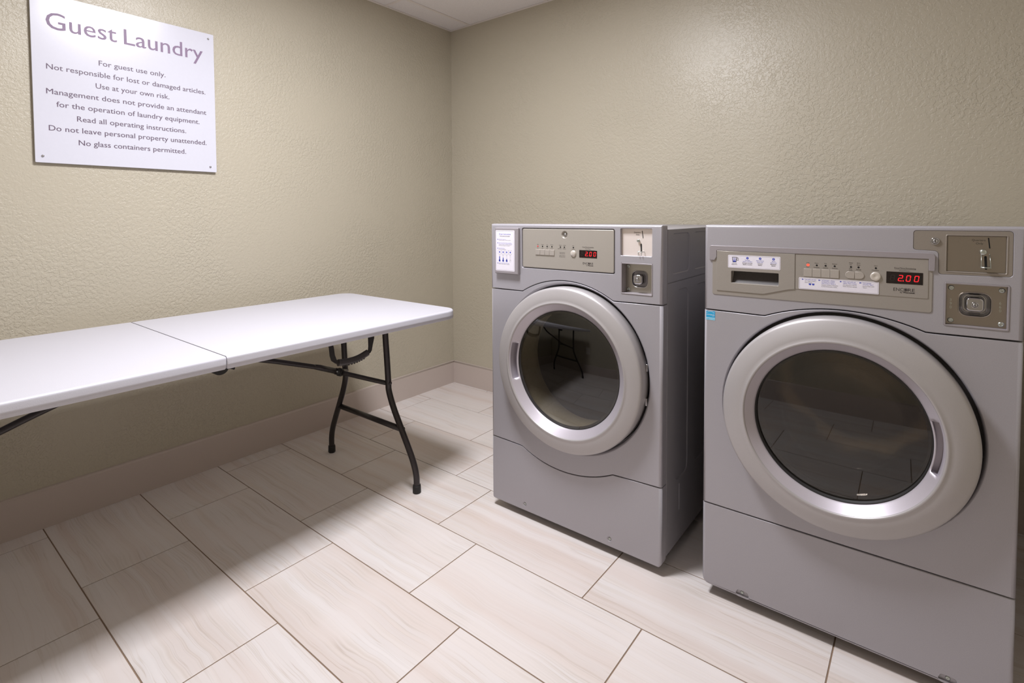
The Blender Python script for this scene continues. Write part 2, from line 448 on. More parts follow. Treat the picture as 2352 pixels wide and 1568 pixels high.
# floor: grout bed with every tile a piece of its own
bm = bmesh.new(); box(bm, XL, XR, YF, YB, -0.06, -0.0018)
floor = struct(finish('floor', bm, MGROUT))
TL, TW, G = 0.6126, 0.3078, 0.0036
D0 = 0.21545
OFF = [0.1119, 0.3077, 0.5108, 0.0885, 0.3008, 0.4995, 0.0809]   # rows FG, EF, DE, CD, BC, AB, A0
tilemesh = {}
def tile(x0, x1, y0, y1):
    if x1-x0 < 0.004 or y1-y0 < 0.004: return
    key = (round(x1-x0, 4), round(y1-y0, 4))
    if key not in tilemesh:
        b_ = bmesh.new(); hx, hy = (x1-x0)/2, (y1-y0)/2
        FF = Face((0, 0, 0), (1, 0, 0), (0, 1, 0), (0, 0, -1))
        plate(b_, FF, rrect(-hx, -hy, hx, hy, 0.0009, 1), 0.0, 0.006, b=0.0006, n=2)
        me = bpy.data.meshes.new('floor_tile'); bmesh.ops.recalc_face_normals(b_, faces=b_.faces); b_.to_mesh(me); b_.free(); me.materials.append(MTILE)
        tilemesh[key] = me
    o = bpy.data.objects.new('floor_tile', tilemesh[key]); COL.objects.link(o)
    o.location = ((x0+x1)/2, (y0+y1)/2, 0.0); o.parent = floor
row = -2
y_top = -D0+2*TW
while True:
    yt = -(D0+row*TW); yb = yt-TW
    if yt < YF: break
    off = OFF[row] if 0 <= row < 7 else (0.1, 0.305, 0.505)[(row+6) % 3]
    Y1 = min(yt-G/2, YB-0.001); Y0 = max(yb+G/2, YF+0.001)
    if Y1 > Y0:
        k = -1
        while off+k*TL < XR:
            a = max(off+k*TL+G/2, XL+0.001); c = min(off+(k+1)*TL-G/2, XR-0.001)
            if c > a: tile(a, c, Y0, Y1)
            k += 1
    row += 1

# ceiling: suspended grid, each board and bar a piece
bm = bmesh.new(); box(bm, XL, XR, YF, YB, ZC+0.06, ZC+0.14); ceiling = struct(finish('ceiling', bm, MCEIL))
gx = [XL, 0.165, 0.775, 1.025, 1.635, 2.245, 2.855, XR]
gy = [YB, -0.44, -1.195, -1.805, -2.415, YF]
def in_troffer(x, y):
    return any(abs(x-a) < 0.3 and abs(y-b) < 0.3 for a, b in TROFFERS)
for i in range(len(gx)-1):
    for j in range(len(gy)-1):
        x0, x1, y1, y0 = gx[i], gx[i+1], gy[j], gy[j+1]
        if x1-x0 < 0.03 or y1-y0 < 0.03: continue
        if in_troffer((x0+x1)/2, (y0+y1)/2): continue
        bm = bmesh.new(); box(bm, x0+0.003, x1-0.003, y0+0.003, y1-0.003, ZC+0.0025, ZC+0.018)
        o = finish('ceiling_board', bm, MCEIL, parent=ceiling)
for x in gx[1:-1]:
    cuts = [b for a, b in TROFFERS if abs(x-a) < 0.3]
    segs = [(YF, YB)] if not cuts else [(YF, cuts[0]-0.30), (cuts[0]+0.30, YB)]
    for a, b in segs:
        bm = bmesh.new(); box(bm, x-0.0095, x+0.0095, a, b, ZC-0.0005, ZC+0.002, 0.0006, 1)
        finish('ceiling_bar', bm, MTBAR, parent=ceiling)
for y in gy[1:-1]:
    for x0, x1 in zip(gx, gx[1:]):
        if in_troffer((x0+x1)/2, y): continue
        bm = bmesh.new(); box(bm, x0+0.0095 if x0 > 0 else x0, x1-0.0095 if x1 < XR else x1, y-0.0095, y+0.0095, ZC-0.0002, ZC+0.0022, 0.0006, 1)
        finish('ceiling_bar', bm, MTBAR, parent=ceiling)
bm = bmesh.new()
box(bm, XL, XL+0.016, YF, YB, ZC-0.001, ZC+0.001); box(bm, XL+0.016, XR-0.016, YB-0.016, YB, ZC-0.001, ZC+0.001)
box(bm, XR-0.016, XR, YF, YB, ZC-0.001, ZC+0.001); box(bm, XL+0.016, XR-0.016, YF, YF+0.016, ZC-0.001, ZC+0.001)
finish('wall_angle', bm, MTBAR, parent=ceiling)

# recessed ceiling light (outside the frame, over the middle of the room)
for lx, ly in TROFFERS:
    t = thing('ceiling_light', 'recessed white square ceiling light over the middle of the laundry room', 'light', (lx, ly, ZC))
    Fc = Face((lx, ly, ZC), (1, 0, 0), (0, 1, 0), (0, 0, 1))
    bm = bmesh.new()
    plate(bm, Fc, rrect(-0.293, -0.293, 0.293, 0.293, 0.004), -0.002, 0.03, b=0.001, holes=[(rrect(-0.185, -0.185, 0.185, 0.185, 0.004), [(0.0, 0.004)])])
    finish('frame', bm, MTBAR, parent=t)
    bm = bmesh.new(); flatpoly(bm, Fc, rrect(-0.186, -0.186, 0.186, 0.186, 0.004), 0.003); finish('diffuser', bm, MDIFF, parent=t)

# wall outlet behind the camera (seen only mirrored in the dryer glass)
t = thing('wall_outlet', 'white duplex wall outlet low on the wall facing the machines', 'outlet', (0.88, YF, 0.39))
Fo = Face((0.88, YF, 0.39), (-1, 0, 0), (0, 0, 1), (0, -1, 0))
bm = bmesh.new(); plate(bm, Fo, rrect(-0.035, -0.057, 0.035, 0.057, 0.004), -0.006, 0.0, b=0.002); finish('cover_plate', bm, MOUT, parent=t)
for s_ in (-1, 1):
    bm = bmesh.new(); plate(bm, Fo, rrect(-0.014, s_*0.02-0.013, 0.014, s_*0.02+0.013, 0.005), -0.0075, -0.004, b=0.001); finish('socket', bm, MOUT, parent=t)

# ================================================================== SIGN
SX = 0.0022
def sy_(y): return -2.48455+(y+2.48455)*1.00639
def sz_(z): return 1.146+(z-1.146)*1.00639
sign = thing('wall_sign', 'large white rules sign with purple lettering screwed to the left wall above the table', 'sign', (XL, -1.742, sz_(1.345)))
FS = Face((SX, 0, 0), (0, 1, 0), (0, 0, 1), (-1, 0, 0))
ya, yb_ = sy_(-2.0485), sy_(-1.4268)
za, zb = sz_(1.3462), sz_(1.9570)
bm = bmesh.new(); plate(bm, FS, rrect(ya, za, yb_, zb, 0.0035, 3), 0.0, 0.0095, b=0.0006, n=2, backcap=True)
finish('sign_board', bm, MSIGN, parent=sign)
for (y, z) in ((-1.4496, 1.934), (-2.0273, 1.3699), (-1.4535, 1.3687), (-2.0273, 1.934)):
    bm = bmesh.new(); Y, Z = sy_(y), sz_(z)
    lathe(bm, FS, Y, Z, [(0.0001, -0.0042), (0.002, -0.0041), (0.0038, -0.003), (0.0046, -0.001), (0.0046, 0.0005)], 20)
    finish('bolt', bm, MCHROME, parent=sign)
for s_, a, b in (('Guest', -2.0056, -1.7905), ('Laundry', -1.7665, -1.4738)):
    bm = bmesh.new(); text(bm, FS, s_, sy_(a), sy_(b), sz_(1.8340), 0.0600, -0.0004, bold=0.012); finish('heading_word', bm, MPURP, parent=sign)['label'] = 'large purple heading word'
LN = [('For guest use only.', -1.8516, -1.6227, 1.7316), ('Not responsible for lost or damaged articles.', -2.0089, -1.4668, 1.6870),
      ('Use at your own risk.', -1.8635, -1.6105, 1.6425), ('Management does not provide an attendant', -2.0114, -1.4651, 1.5976),
      ('for the operation of laundry equipment.', -1.9836, -1.4941, 1.5534), ('Read all operating instructions.', -1.9245, -1.5491, 1.5077),
      ('Do not leave personal property unattended.', -2.0076, -1.4673, 1.4646), ('No glass containers permitted.', -1.9217, -1.5514, 1.4187)]
for s_, a, b, z in LN:
    bm = bmesh.new(); text(bm, FS, s_, sy_(a), sy_(b), sz_(z), 0.0195, -0.0004, bold=0.018)
    finish('text_line', bm, MPURP2, parent=sign)

# ================================================================== MACHINES
def chrome_lock(parent, F, u, v, d, r, name='lock'):
    bm = bmesh.new()
    lathe(bm, F, u, v, [(r, d+0.004), (r, d-0.0015), (r*0.93, d-0.0028), (r*0.8, d-0.003), (r*0.72, d-0.001), (r*0.55, d-0.001), (r*0.5, d-0.0035), (0.0001, d-0.0038)], 28)
    o = finish(name, bm, MCHROME, parent=parent)
    bm = bmesh.new(); plate(bm, F, rpoly([(u-r*0.08, v-r*0.36), (u+r*0.12, v-r*0.36), (u+r*0.05, v+r*0.36), (u-r*0.15, v+r*0.36)], 0.0002, 2), d-0.0042, d-0.0036, b=0); finish('keyhole', bm, MSLOT, parent=o)
    return o

def screw(parent, F, u, v, d, r, name='screw'):
    bm = bmesh.new()
    lathe(bm, F, u, v, [(r, d), (r*0.95, d-r*0.22), (r*0.7, d-r*0.42), (r*0.42, d-r*0.5), (r*0.36, d-r*0.2), (r*0.3, d-r*0.15), (0.0001, d-r*0.3)], 18)
    return finish(name, bm, MZINC, parent=parent)

def superring(cx, cz, hx, hz, r, n=6): return rrect(cx-hx, cz-hz, cx+hx, cz+hz, r, n)

def coin_box(parent, F, x0, z0, x1, z1, depth, digits=False, bowl=None, pod_out=0.0):
    """coin-box door: steel plate in a recess with a dished lock cup"""
    cu, cv, hx, hz = bowl
    bm = bmesh.new()
    # rim frame
    out = rrect(x0, z0, x1, z1, 0.004)
    plate(bm, F, out, -0.0012, 0.004, b=0.0008, holes=[(offset(out, -0.0032), [(0.0004, 0.0008), (0.0006, depth+0.002)])])
    fr = finish('coin_box_frame', bm, MVISOR, parent=parent)
    bm = bmesh.new()
    pl = offset(out, -0.0038)
    b0 = superring(cu, cv, hx, hz, hx*0.62)
    plate(bm, F, pl, depth, depth+0.003, b=0.0004, n=1, holes=[(b0, [(0.0004, -0.0008), (0.0016, -0.0012), (0.003, 0.0008)])])
    o = finish('coin_box_door', bm, MSTEELD if digits else MSTEEL, parent=parent)
    # chrome cup and lock pod
    bm = bmesh.new()
    B = offset(b0, -0.003)
    prof = [(0, 0.0), (0.001, 0.003), (0.002, 0.012), (0.005, 0.0185), (0.009, 0.020)]
    prev = ring(bm, F, B, depth+0.0008)
    for sh, dd in prof[1:]:
        cur = ring(bm, F, offset(B, -sh), depth+dd); strip(bm, prev, cur); prev = cur
    podr = min(hx, hz)*0.58
    P = superring(cu, cv+0.0005, podr, podr, podr*0.55)
    # same vertex count as B
    seq = [(0.0, 0.019), (0.0006, 0.004), (0.0012, -0.003-pod_out), (0.0022, -0.0055-pod_out), (0.0045, -0.0068-pod_out)]
    for sh, dd in seq:
        cur = ring(bm, F, offset(P, -sh), depth+dd); strip(bm, prev, cur); prev = cur
    cap(bm, prev)
    c = finish('lock_cup', bm, MCHROME, parent=o)
    chrome_lock(o, F, cu, cv, depth-0.0068-pod_out, podr*0.42, 'lock')
    for a, b in ((x0+0.0125, z0+0.013), (x1-0.0125, z0+0.013), (x0+0.0125, z1-0.013), (x1-0.0125, z1-0.013)):
        screw(o, F, a, b, depth+0.0003, 0.0058)
    if digits:
        bm = bmesh.new()
        for i, ch in enumerate('390'):
            text(bm, F, ch, x0+0.0105, None, cv+0.0045-i*0.0085, 0.0062, depth-0.0002)
        for i, ch in enumerate('660'):
            text(bm, F, ch, x1-0.0165, None, cv+0.0045-i*0.0085, 0.0062, depth-0.0002)
        finish('embossed_digits', bm, MZINC, parent=o)
    return o

def coin_slide(parent, F, d, slot, knob, track, tray, txt, m_, th, bracket=False):
    """parts on the slide plate: slot, knob, track, tray"""
    bm = bmesh.new(); (a, b), (c, e) = slot
    flatpoly(bm, F, [(a-0.0011, b), (a+0.0011, b), (c+0.0011, e), (c-0.0011, e)], d-0.0002); finish('coin_slot', bm, MSLOT, parent=parent)
    bm = bmesh.new(); (a, b), (c, e) = track
    flatpoly(bm, F, rpoly([(c-0.0022, e), (c+0.0022, e), (a+0.0022, b), (a-0.0022, b)], 0.0021, 5), d-0.0002); finish('slide_track', bm, MSLOT, parent=parent)
    u, v, r = knob; bm = bmesh.new()
    lathe(bm, F, u, v, [(r*0.7, d), (r*0.7, d-0.003), (r, d-0.0035), (r, d-0.0055), (r*0.85, d-0.0065), (r*0.3, d-0.007), (0.0001, d-0.0066)], 20)
    finish('slide_screw', bm, MZINC, parent=parent)
    u0, u1, v = tray; bm = bmesh.new()
    if bracket:
        box_pts = []
        uc = (u0+u1)/2
        tube(bm, [F(u0-0.001, v+0.001, d-0.001), F(uc-0.004, v+0.0015, d-0.014), F(uc+0.006, v+0.001, d-0.014), F(u1, v-0.0002, d-0.001)], 0.0011, 8)
        tube(bm, [F(uc-0.004, v+0.0015, d-0.014), F(uc-0.003, v-0.011, d-0.014)], 0.001, 8)
        tube(bm, [F(uc+0.006, v+0.001, d-0.014), F(uc+0.007, v-0.011, d-0.014)], 0.001, 8)
    else:
        poly = rpoly([(u0, v-0.0008), (u1, v-0.0008), (u1, v+0.0008), (u0, v+0.0008)], 0.0003, 2)
        plate(bm, F, poly, d-0.0125, d, b=0.0003, n=1)
        tube(bm, [F(u0+0.0008, v, d-0.0118), F(u1-0.0008, v, d-0.0118)], 0.0013, 8)
        tube(bm, [F(u0+0.001, v, d-0.012), F(u0+0.0015, v+0.03, d-0.002)], 0.0007, 6)
        tube(bm, [F(u1-0.001, v, d-0.012), F(u1-0.0025, v+0.03, d-0.002)], 0.0007, 6)
    finish('coin_tray', bm, MZINC, parent=parent)
    bm = bmesh.new()
    for s_, a, b, z, h in txt: text(bm, F, s_, a, b, z, h, d-0.0003)
    finish('lettering', bm, MINK, parent=parent)

SEG = {'0': 'abcdef', '2': 'abged', '8': 'abcdefg'}
def digit(bm, F, ch, u0, z0, w_, h, d, t=0.0015):
    sk = 0.13*h
    def q(x0, y0, x1, y1):
        pts = [(x0, y0), (x1, y0), (x1, y1), (x0, y1)]
        flatpoly(bm, F, [(u0+x+sk*(y/h), z0+y) for x, y in pts], d)
    g = 0.0006; hh = h/2
    S = {'a': (t*0.6, h-t, w_-t*0.6, h), 'd': (t*0.6, 0, w_-t*0.6, t), 'g': (t*0.6, hh-t/2, w_-t*0.6, hh+t/2),
         'f': (0, hh+g, t, h-t*0.8), 'b': (w_-t, hh+g, w_, h-t*0.8), 'e': (0, t*0.8, t, hh-g), 'c': (w_-t, t*0.8, w_, hh-g)}
    for s_ in SEG[ch]: q(*S[s_])
def display(parent, F, u0, z0, u1, z1, d, digs, h):
    bm = bmesh.new(); plate(bm, F, rrect(u0, z0, u1, z1, 0.0006, 2), d-0.0006, d+0.001, b=0.0003, n=1)
    o = finish('display', bm, MDISP, parent=parent)
    bm = bmesh.new()
    for k, (ch, a, b, z) in enumerate(digs): digit(bm, F, ch, a, z, b-a, h, d-0.0009)
    x = digs[0][2]+0.0006
    flatpoly(bm, F, circ(x+0.0012, digs[0][3]+0.0010, 0.0013, 12), d-0.0009)
    finish('digits', bm, MSEG, parent=o)['label'] = 'glowing red digits 2.00'
    bm = bmesh.new(); a = digs[0][1]-(digs[1][1]-digs[0][1])*1.02
    digit(bm, F, '8', a, digs[0][3], digs[0][2]-digs[0][1], h, d-0.0009); finish('unlit_digit', bm, MGHOST, parent=o)
    return o
def logo(parent, F, u0, u1, z, h, d, by0, byz):
    bm = bmesh.new(); W_ = u1-u0
    text(bm, F, 'ENC', u0, u0+W_*0.475, z, h, d)
    text(bm, F, 'RE', u0+W_*0.685, u1, z, h, d)
    c = u0+W_*0.585; r = h*0.56
    frame_line(bm, F, circ(c, z+h/2, r, 24), h*0.1, d); flatpoly(bm, F, circ(c, z+h/2, r*0.62, 20), d)
    text(bm, F, 'by', by0, by0+W_*0.11, byz, h*0.52, d); text(bm, F, 'Wascomat', by0+W_*0.14, u1, byz, h*0.52, d, bold=0.12)
    finish('logo', bm, MINK, parent=parent)
def led(parent, F, u, v, d, r=0.0020, m_=None, lit=False):
    bm = bmesh.new()
    lathe(bm, F, u, v, [(r*1.25, d), (r*1.15, d-0.0006), (r, d-0.0006), (r*0.8, d-0.0002), (0.0001, d-0.0004)], 14)
    o = finish('led', bm, m_ or MSLOT, parent=parent)
    return o

def arc_up(x0, x1, z0, z1, sag, n=24):
    """circular bump between two points, from x0 to x1"""
    out = []; c = (x0+x1)/2; h = (x1-x0)/2; R = (h*h+sag*sag)/(2*abs(sag)); sg = 1 if sag > 0 else -1
    for k in range(n+1):
        x = x0+(x1-x0)*k/n
        zb_ = z0+(z1-z0)*k/n
        out.append((x, zb_+sg*(math.sqrt(max(R*R-(x-c)**2, 0))-(R-abs(sag)))))
    return out

def door(root, F, cx, cz, R, lip, gr, ff, mglass, handle_side, dp=(0.04, 0.052, 0.022), nseg=144, dome=0.002, rec=0.0):
    """round porthole door: painted ring, sloped bezel with a pull pocket, smoked glass"""
    d_out, d_lip, d_gl = dp
    bm = bmesh.new()
    prof = [(R-0.012, 0.026), (R, 0.016), (R+0.0008, -0.012), (R+0.0006, -d_out+0.010), (R-0.0005, -d_out+0.006), (R-0.003, -d_out+0.002), (R-0.007, -d_out)]
    a, b = R-0.007, lip+0.005
    for k in range(1, 7):
        t_ = k/6; prof.append((a+(b-a)*t_, -d_out-(d_lip-d_out-0.001)*math.sin(t_*PI/2)))
    prof += [(lip+0.003, -d_lip-0.0005), (lip, -d_lip-0.0012), (lip-0.0022, -d_lip), (lip-0.0035, -d_lip+0.003)]
    lathe(bm, F, cx, cz, prof, nseg)
    dr = finish('door', bm, MRING, parent=root)
    # sloped bezel with pocket
    bm = bmesh.new()
    r1, z1 = lip-0.0035, -d_lip+0.003; r2, z2 = gr, -d_gl
    rp1 = r1+(r2-r1)*0.16; rp2 = r1+(r2-r1)*0.80
    zf = lambda r: z1+(z2-z1)*(r1-r)/(r1-r2)
    rad = [r1, rp1, (rp1+rp2)/2, rp2, r2]
    rs = []
    for r in rad:
        rs.append([bm.verts.new(F(cx+r*math.cos(2*PI*k/nseg), cz+r*math.sin(2*PI*k/nseg), zf(r))) for k in range(nseg)])
    ca = PI if handle_side == 'L' else 0.0
    half = ff
    ksel = [k for k in range(nseg) if abs(((2*PI*(k+0.5)/nseg-ca+PI) % (2*PI))-PI) < half]
    for q in range(len(rad)-1):
        for k in range(nseg):
            if k in ksel and q in (1, 2): continue
            f = bm.faces.new((rs[q][k], rs[q][(k+1) % nseg], rs[q+1][(k+1) % nseg], rs[q+1][k])); f.smooth = True
    # glass seat
    seat = [bm.verts.new(F(cx+(r2-0.001)*math.cos(2*PI*k/nseg), cz+(r2-0.001)*math.sin(2*PI*k/nseg), z2+0.006)) for k in range(nseg)]
    strip(bm, rs[4], seat)
    # order the pocket columns
    ks = sorted(ksel, key=lambda k: ((2*PI*(k+0.5)/nseg-ca+PI) % (2*PI)))
    cols = ks+[(ks[-1]+1) % nseg]
    deep = 0.036
    top = [rs[1][k] for k in cols]; bot = [rs[3][k] for k in cols]; mid0 = rs[2][cols[0]]; mid1 = rs[2][cols[-1]]
    def V(k, r, dd): return bm.verts.new(F(cx+r*math.cos(2*PI*k/nseg), cz+r*math.sin(2*PI*k/nseg), dd))
    dtop = [V(k, rp1-0.001, zf(rp1)+deep) for k in cols]; dbot = [V(k, rp2+0.0015, zf(rp1)+deep) for k in cols]
    for i in range(len(cols)-1):
        bm.faces.new((top[i], top[i+1], dtop[i+1], dtop[i])); bm.faces.new((dtop[i], dtop[i+1], dbot[i+1], dbot[i])); bm.faces.new((dbot[i], dbot[i+1], bot[i+1], bot[i]))
    bm.faces.new((top[0], dtop[0], dbot[0], bot[0], mid0)); bm.faces.new((top[-1], mid1, bot[-1], dbot[-1], dtop[-1]))
    bz = finish('bezel', bm, MCONE, parent=dr)
    bz['label'] = 'sloped bright silver inner rim with a finger pocket'
    # chrome hairline + glass
    bm = bmesh.new(); lathe(bm, F, cx, cz, [(gr, z2+0.0005), (gr-0.0012, z2-0.0008), (gr-0.0028, z2+0.0008), (gr-0.003, z2+0.002+rec), (gr-0.010, z2+0.003+rec)], nseg)
    z2 += rec
    finish('seal', bm, MBLACK, parent=dr)
    bm = bmesh.new()
    pr = [(gr-0.0026, z2+0.001)]
    for k in range(1, 17):
        t_ = k/16; pr.append(((gr-0.0026)*(1-t_)+0.00012*t_, z2+0.001-dome*(1-(1-t_)**2)))
    lathe(bm, F, cx, cz, pr, 128)
    if sum(f.normal.y for f in bm.faces if not f.normal_update()) > 0: bmesh.ops.reverse_faces(bm, faces=bm.faces)   # the pane faces the room
    finish('glass', bm, mglass, parent=dr, recalc=False)['label'] = 'round smoked glass pane'
    return dr

def front_outline(W, zlo, zhi, lo_curve, hi_curve, rlo=0.0, rhi=0.0):
    """outline of a front panel, CCW; curves left->right"""
    pts = []
    if rlo > 0:
        for k in range(7):
            a = PI+PI/2*k/6; pts.append((rlo+rlo*math.cos(a), zlo+rlo+rlo*math.sin(a)))
        for k in range(7):
            a = -PI/2+PI/2*k/6; pts.append((W-rlo+rlo*math.cos(a), zlo+rlo+rlo*math.sin(a)))
    else: pts += lo_curve
    if rhi > 0:
        for k in range(7):
            a = PI/2*k/6; pts.append((W-rhi+rhi*math.cos(a), zhi-rhi+rhi*math.sin(a)))
        for k in range(7):
            a = PI/2+PI/2*k/6; pts.append((rhi+rhi*math.cos(a), zhi-rhi+rhi*math.sin(a)))
    else: pts += list(reversed(hi_curve))
    return pts

def front_panel(name, root, F, poly, m_, holes=(), depth=0.037, b=0.009, bseam=0.0016, zlo=None, zhi=None, W=0.69, seam_lo=None, seam_hi=None):
    """panel whose left/right (and free top/bottom) edges are softly rounded while the seams stay crisp"""
    poly = ccw(poly); bm = bmesh.new(); n = 5
    def ins(poly, ob, os):
        # inset: big bevel at the free sides, small at seams
        out = []; N = len(poly)
        A = offset(poly, -os)
        for i, (p, a) in enumerate(zip(poly, A)):
            x, z = a
            x = min(max(x, ob), W-ob)
            if seam_hi is False and z > zhi-ob: z = zhi-ob
            if seam_lo is False and z < zlo+ob: z = zlo+ob
            out.append((x, z))
        return out
    rings = []
    for k in range(n+1):
        t_ = PI/2*k/n
        ob = b*(1-math.sin(t_)); os = bseam*(1-math.sin(t_)); dd = b*(1-math.cos(t_))
        rings.append((ins(poly, ob, os), dd))
    hv = [ring(bm, F, ccw(h[0]), 0.0) for h in holes]
    R0 = ring(bm, F, rings[0][0], 0.0)
    allv = R0[:]; lists = [[Vector((*p, 0)) for p in rings[0][0]]]
    for h, v in zip(holes, hv): lists.append([Vector((*p, 0)) for p in ccw(h[0])]); allv += v
    for t_ in tessellate_polygon(lists):
        try: bm.faces.new([allv[i] for i in t_])
        except ValueError: pass
    prev = R0
    # seams: crisp edge uses a shallower depth than the free side
    for (pts, dd) in rings[1:]:
        cur = []
        for (x, z), p0 in zip(pts, poly):
            free = min(p0[0], W-p0[0]) < b*1.3 or (seam_hi is False and p0[1] > zhi-b*1.3) or (seam_lo is False and p0[1] < zlo+b*1.3)
            cur.append(bm.verts.new(F(x, z, dd if free else dd*bseam/b)))
        strip(bm, prev, cur); prev = cur
    last = ring(bm, F, poly, depth); strip(bm, prev, last, False)
    for h, v in zip(holes, hv):
        pv = v; H = ccw(h[0])
        for sh, dd in h[1]:
            c_ = ring(bm, F, offset(H, -sh), dd); strip(bm, pv, c_); pv = c_
        if len(h) > 2 and h[2]: cap(bm, pv)
    bmesh.ops.remove_doubles(bm, verts=bm.verts, dist=0.00005)
    return finish(name, bm, m_, parent=root)

def circle_hole(cx, cz, prof, n=96):
    r0 = prof[0][0]
    return (circ(cx, cz, r0, n), [(r0-r, d) for r, d in prof[1:]])

# ------------------------------------------------------------------ DRYER
XD, YD, WD = 1.195, -0.9085, 0.692
dryer = thing('clothes_dryer', 'grey front-loading coin dryer nearest the room corner, light instruction card on its top left', 'dryer', (XD+WD/2, -0.5, 0))
FD = Face((XD, YD, 0), (1, 0, 0), (0, 0, 1), (0, 1, 0))
hi = [(0, 0.8625), (0.1533-0.012, 0.8628)]+arc_up(0.1533, 0.5242, 0.8632, 0.8612, 0.0525)+[(0.5242+0.012, 0.8612), (WD, 0.8635)]
g_ = 0.0014
lo = [(0, 0.2795), (0.136, 0.2762)]+arc_up(0.149, 0.5233, 0.2745, 0.2790, -0.0455)+[(0.536, 0.2800), (WD, 0.2865)]
up_ = lambda c, d: [(x, z+d) for x, z in c]
cz_d = 0.608
# console
inst_rect = (0.0300, 0.9235, 0.1425, 1.0990)
holes = [
    (rrect(0.1495, 0.9495, 0.5310, 1.1000, 0.008), [(0.0006, 0.0006), (0.0014, 0.003), (0.0018, 0.010)]),
    (rrect(0.5490, 1.0125, 0.6585, 1.1025, 0.004), [(0.0008, 0.0008), (0.0016, 0.010)]),
    (rrect(0.5515, 0.8888, 0.6605, 0.9915, 0.003), [(0.0004, 0.0006), (0.0006, 0.034)]),
]
p_ = front_outline(WD, None, 1.1135, up_(hi, g_), None, 0, 0.006)
con = front_panel('console_panel', dryer, FD, p_, MSILV, holes=holes, zlo=0.86, zhi=1.1135, W=WD, seam_hi=False, depth=0.038)
# middle panel with the port
p_ = front_outline(WD, None, None, up_(lo, g_), up_(hi, -g_))
midp = front_panel('front_panel', dryer, FD, p_, MSILV, zlo=0.28, zhi=0.86, W=WD,
            holes=[circle_hole(0.354, cz_d, [(0.302, 0), (0.300, 0.0006), (0.297, 0.003), (0.2945, 0.008), (0.293, 0.016), (0.2928, 0.040)])], depth=0.038)
p_ = front_outline(WD, 0.027, None, None, up_(lo, -g_), 0.018, 0)
lowp = front_panel('kick_panel', dryer, FD, p_, MSILV, zlo=0.027, zhi=0.28, W=WD, seam_lo=False, depth=0.038,
            holes=[(circ(0.158, 0.054, 0.0095, 24), [(0.001, 0.0005), (0.0045, 0.0045)], True), (circ(0.512, 0.0555, 0.0095, 24), [(0.001, 0.0005), (0.0045, 0.0045)], True)])
for u, v in ((0.158, 0.054), (0.512, 0.0555)): screw(lowp, FD, u, v, 0.0044, 0.0052)

# cabinet body open at the front for the drum
def hollow_cabinet(root, X0, W, yf, yb, ztop, cx, cz, rh, zbot=0.045, side_holes=True):
    Fb = Face((X0, yf, 0), (1, 0, 0), (0, 0, 1), (0, 1, 0))
    bm = bmesh.new()
    plate(bm, Fb, rrect(0.002, zbot, W-0.002, ztop, 0.004, 3), 0.0, yb-yf, b=0.0, holes=[(circ(cx, cz, rh, 96), [(0.0, 0.02)])], backcap=True)
    return finish('cabinet', bm, MSIDE, parent=root)
cab = hollow_cabinet(dryer, XD, WD, YD+0.0385, -0.06, 1.099, 0.354, cz_d, 0.29)
# embossed side sheets (right side, facing the washer): upper and lower
FR = Face((XD+WD+0.0010, 0, 0), (0, 1, 0), (0, 0, 1), (-1, 0, 0))
def emboss(y0, z0, y1, z1, r, dd=0.004):
    return (rrect(y0, z0, y1, z1, r, 6), [(0.0015, dd*0.15), (0.004, dd*0.85), (0.0055, dd)], True)
ys, ye = YD+0.0395, -0.06
bm = bmesh.new()
plate(bm, FR, [(ys, 0.9295), (ye, 0.9295), (ye, 1.0985), (ys, 1.0985)], 0.0, 0.004, b=0.0006, n=1,
      holes=[emboss(-0.835+k*0.205, 0.952, -0.672+k*0.205, 1.086, 0.022) for k in range(3)])
finish('side_sheet', bm, MSIDE, parent=dryer)
bm = bmesh.new()
plate(bm, FR, [(ys, 0.050), (ye, 0.050), (ye, 0.9265), (ys, 0.9265)], 0.0, 0.004, b=0.0006, n=1,
      holes=[emboss(-0.800+k*0.190, 0.262, -0.680+k*0.190, 0.900, 0.030) for k in range(3)]+[emboss(-0.766, 0.150, -0.752, 0.245, 0.006)])
finish('side_sheet', bm, MSIDE, parent=dryer)
# feet
def feet(root, X0, W, yf, yb):
    for x in (X0+0.05, X0+W-0.05):
        for y in (yf+0.09, yb-0.06):
            Ff = Face((x, y, 0), (1, 0, 0), (0, 1, 0), (0, 0, 1)); bm = bmesh.new()
            rs = lathe(bm, Ff, 0, 0, [(0.024, 0.0), (0.024, 0.008), (0.016, 0.013), (0.008, 0.014), (0.008, 0.047)], 20)
            cap(bm, rs[0]); finish('foot', bm, MBLACK, parent=root)
feet(dryer, XD, WD, YD+0.04, -0.06)

# console details
Fp = FD
bm = bmesh.new()
plate(bm, Fp, rrect(0.1535, 0.9535, 0.5268, 1.0962, 0.006), 0.0002, 0.010, b=0.0025, n=4,
      holes=[(circ(0.3368, 1.0771, 0.0135, 28), [(0.0008, 0.0005), (0.003, 0.003), (0.0034, 0.006)], True)])
cp = finish('control_panel', bm, MCHAMP, parent=dryer); cp['label'] = 'champagne control panel with buttons, display and key lock'
chrome_lock(cp, Fp, 0.3368, 1.0768, 0.006, 0.0062)
for i in range(4):
    u = 0.2130+i*0.0205; bm = bmesh.new()
    plate(bm, Fp, rrect(u+0.0003, 1.0018, u+0.0203, 1.0221, 0.0010, 2), -0.0022, 0.001, b=0.0010, n=3); finish('button', bm, MBTN, parent=cp)
bm = bmesh.new(); lathe(bm, Fp, 0.3728, 1.0122, [(0.0112, 0.0008), (0.0112, -0.001), (0.0103, -0.0028), (0.007, -0.0042), (0.0035, -0.0048), (0.0001, -0.005)], 32)
finish('start_button', bm, MBTN2, parent=cp)
